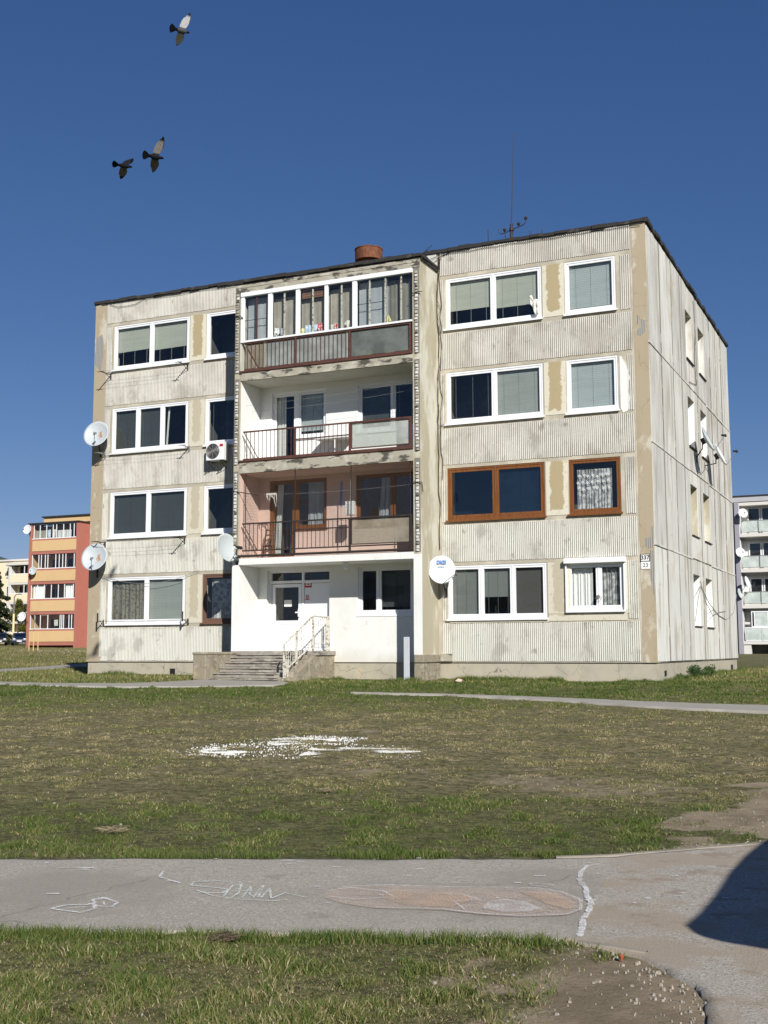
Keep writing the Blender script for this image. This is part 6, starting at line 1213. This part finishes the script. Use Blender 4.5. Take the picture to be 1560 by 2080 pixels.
# ------------------------------------------------------------------ pigeons
def nmcol(name, body, dark, wing):
    m, nt, b = nmat(name); o = coord(nt, 'Object'); sx = nt.nodes.new('ShaderNodeSeparateXYZ'); nt.links.new(o, sx.inputs[0])
    ay = mth(nt, 'ABSOLUTE', sx.outputs[1]); c = mix(nt, ramp(nt, ay, .05, .075), body, wing)
    edge = mth(nt, 'SUBTRACT', mth(nt, 'ADD', sx.outputs[0], mth(nt, 'MULTIPLY', ay, .32)), .0)
    c = mix(nt, ramp(nt, edge, -.075, -.055, 1, 0), c, dark); c = mix(nt, ramp(nt, ay, .27, .32), c, dark)
    c = mix(nt, ramp(nt, noise(nt, o, (60, 12, 60), 3), .5, .6, 0, .35), c, dark); c = mix(nt, ramp(nt, sx.outputs[0], -.12, -.10, 1, 0), c, dark); c = mix(nt, ramp(nt, sx.outputs[0], .10, .13), c, dark)
    nt.links.new(c, b.inputs['Base Color']); b.inputs['Roughness'].default_value = .9; b.inputs['Specular IOR Level'].default_value = .08
nmcol('pigeon_light', (.07, .072, .078), (.006, .006, .008), (.42, .42, .42)); nmcol('pigeon_dark', (.012, .013, .016), (.005, .005, .007), (.14, .13, .12))
def pigeon(c, fwd, up, label, mat, wl, wr, sc=1.0):
    """fwd: beak direction; up: back normal; wl, wr: raise angle of each wing and its length factor"""
    fwd = Vector(fwd).normalized(); up = (Vector(up) - fwd * Vector(up).dot(fwd)).normalized(); left = up.cross(fwd)
    c = Vector(c); bm = bmesh.new()
    prof = [(-.155, .008, .004), (-.12, .022, .014), (-.08, .036, .028), (-.03, .048, .043), (.02, .052, .048), (.065, .046, .042), (.095, .031, .031), (.115, .026, .027), (.135, .024, .025), (.152, .014, .015), (.172, .003, .003)]
    n = 12; R_ = []
    for x_, ry_, rz_ in prof: R_.append([bm.verts.new((x_, ry_ * math.cos(6.2832 * k / n), rz_ * math.sin(6.2832 * k / n) + (.006 if .1 < x_ < .16 else 0))) for k in range(n)])
    for a, b_ in zip(R_[:-1], R_[1:]):
        for k in range(n): bm.faces.new((a[k], a[(k + 1) % n], b_[(k + 1) % n], b_[k]))
    bm.faces.new(R_[0][::-1]); bm.faces.new(R_[-1])
    def plate(pts, th, nv=(0, 0, 1)):
        T = [bm.verts.new((p[0], p[1] + th * nv[1], p[2] + th * nv[2])) for p in pts]; B = [bm.verts.new((p[0], p[1] - th * nv[1], p[2] - th * nv[2])) for p in pts]; m_ = len(pts)
        bm.faces.new(T); bm.faces.new(B[::-1]); [bm.faces.new((T[i], B[i], B[(i + 1) % m_], T[(i + 1) % m_])) for i in range(m_)]
    plate([(-.10, -.018, 0), (-.10, .018, 0), (-.16, .065, 0), (-.205, .090, 0), (-.232, .055, 0), (-.243, 0, 0), (-.232, -.055, 0), (-.205, -.090, 0), (-.16, -.065, 0)], .0045)
    for sgn, (ang, ln, sweep) in ((1, wl), (-1, wr)):
        out = [(.055, .02), (.075, .10), (.085, .16), (.070, .22), (.035, .30), (-.005, .345), (-.022, .352), (-.03, .335), (-.025, .315), (-.05, .29), (-.045, .265), (-.07, .235), (-.078, .17), (-.072, .10), (-.06, .02)]
        plate([(x_ + sweep * (y_ / .35) ** 1.3, sgn * y_ * ln * math.cos(ang), y_ * ln * math.sin(ang) + .012) for x_, y_ in out], .006, (0, -sgn * math.sin(ang), math.cos(ang)))
    me = bpy.data.meshes.new('pigeon'); bm.to_mesh(me); bm.free(); me.materials.append(M[mat]); o = bpy.data.objects.new('pigeon', me); COL.objects.link(o)
    rm = o.modifiers.new('remesh', 'REMESH'); rm.mode = 'VOXEL'; rm.voxel_size = .004; rm.use_smooth_shade = True
    o.matrix_world = Matrix.Translation(c) @ Matrix((fwd, left, up)).transposed().to_4x4() @ Matrix.Scale(sc, 4)
    return tag(o, label, 'pigeon', 'pigeons in flight')
rr, uu, ff = cr, cu, cf
# belly turned to the viewer, one wing raised high, one below
pigeon((11.67, -12.14, 12.93), rr * .95 - uu * .22 + ff * .1, ff * .75 + uu * .35, 'uppermost pigeon with pale raised wing, alone at the top of the sky', 'pigeon_light', (R(26), 1.0, -.05), (R(22), 1.08, .10), 1.02)
pigeon((11.05, -12.09, 10.37), rr * .97 - uu * .15 + ff * .1, ff * .75 + uu * .3, 'right one of the two lower pigeons, speckled wing raised', 'pigeon_dark', (R(28), 1.02, -.02), (R(22), 1.16, .11), 1.08)
pigeon((10.46, -12.33, 10.19), rr * .97 - uu * .12 + ff * .2, ff * .55 + uu * .75, 'left dark pigeon with both wings swept down', 'pigeon_dark', (R(4), 1.1, -.04), (R(78), .62, .17), 1.0)

# ------------------------------------------------------------------ unseen canopy added off-frame, its roof outlined to cast the shade on the asphalt
hh = 2.3; ox_, oy_ = 1.06 * hh, -1.19 * hh
sh_ = [(23.9, -19.6), (23.64, -21.17), (23.60, -21.85), (23.59, -22.57), (23.62, -23.44), (23.62, -23.95), (23.60, -24.30), (23.68, -24.46), (23.80, -24.53), (24.05, -24.60), (25.5, -24.95), (28.6, -25.3), (28.8, -19.8)]  # wanted shadow outline on the ground; the roof takes its shape
t = empty('shadow_canopy', (29.5, -25, -1.2), 'unseen canopy added beyond the right edge of the picture to cast the shade on the asphalt', 'shadow_canopy')
mb = MB(); mb.prism([(a + ox_, b_ + oy_) for a, b_ in sh_][::-1], -1.2 + hh, -1.2 + hh + .06); mb.build('roof', 'grey_metal', t)
for a, b_ in ((30.9, -27.6), (30.9, -25.2), (30.9, -22.9)): mb = MB(); mb.tube([(a, b_, -1.3), (a, b_, -1.2 + hh)], .05, 10); mb.build('post', 'grey_metal', t)

# block added behind the viewer so the window panes have something to mirror
bb = empty('apartment_building', (5, -92, -1.2), 'long pale apartment block added behind the viewpoint, unseen except mirrored in the window panes', 'apartment building')
flat(bb, 'cream_grey_wall', 'wall', (-38, 44, -104, -92, -2.5, 14.5)); flat(bb, 'bitumen', 'roof', (-38.2, 44.2, -104.2, -91.8, 14.5, 14.8))
for k in range(5): flat(bb, 'pvc', 'balcony', *[(-36 + 8 * i, -32 + 8 * i, -92.0, -91.0, .3 + 2.8 * k, 1.3 + 2.8 * k) for i in range(10)]); flat(bb, 'black_plastic', 'window', *[(-31.5 + 8 * i, -29 + 8 * i, -91.99, -91.95, .9 + 2.8 * k, 2.4 + 2.8 * k) for i in range(9)])
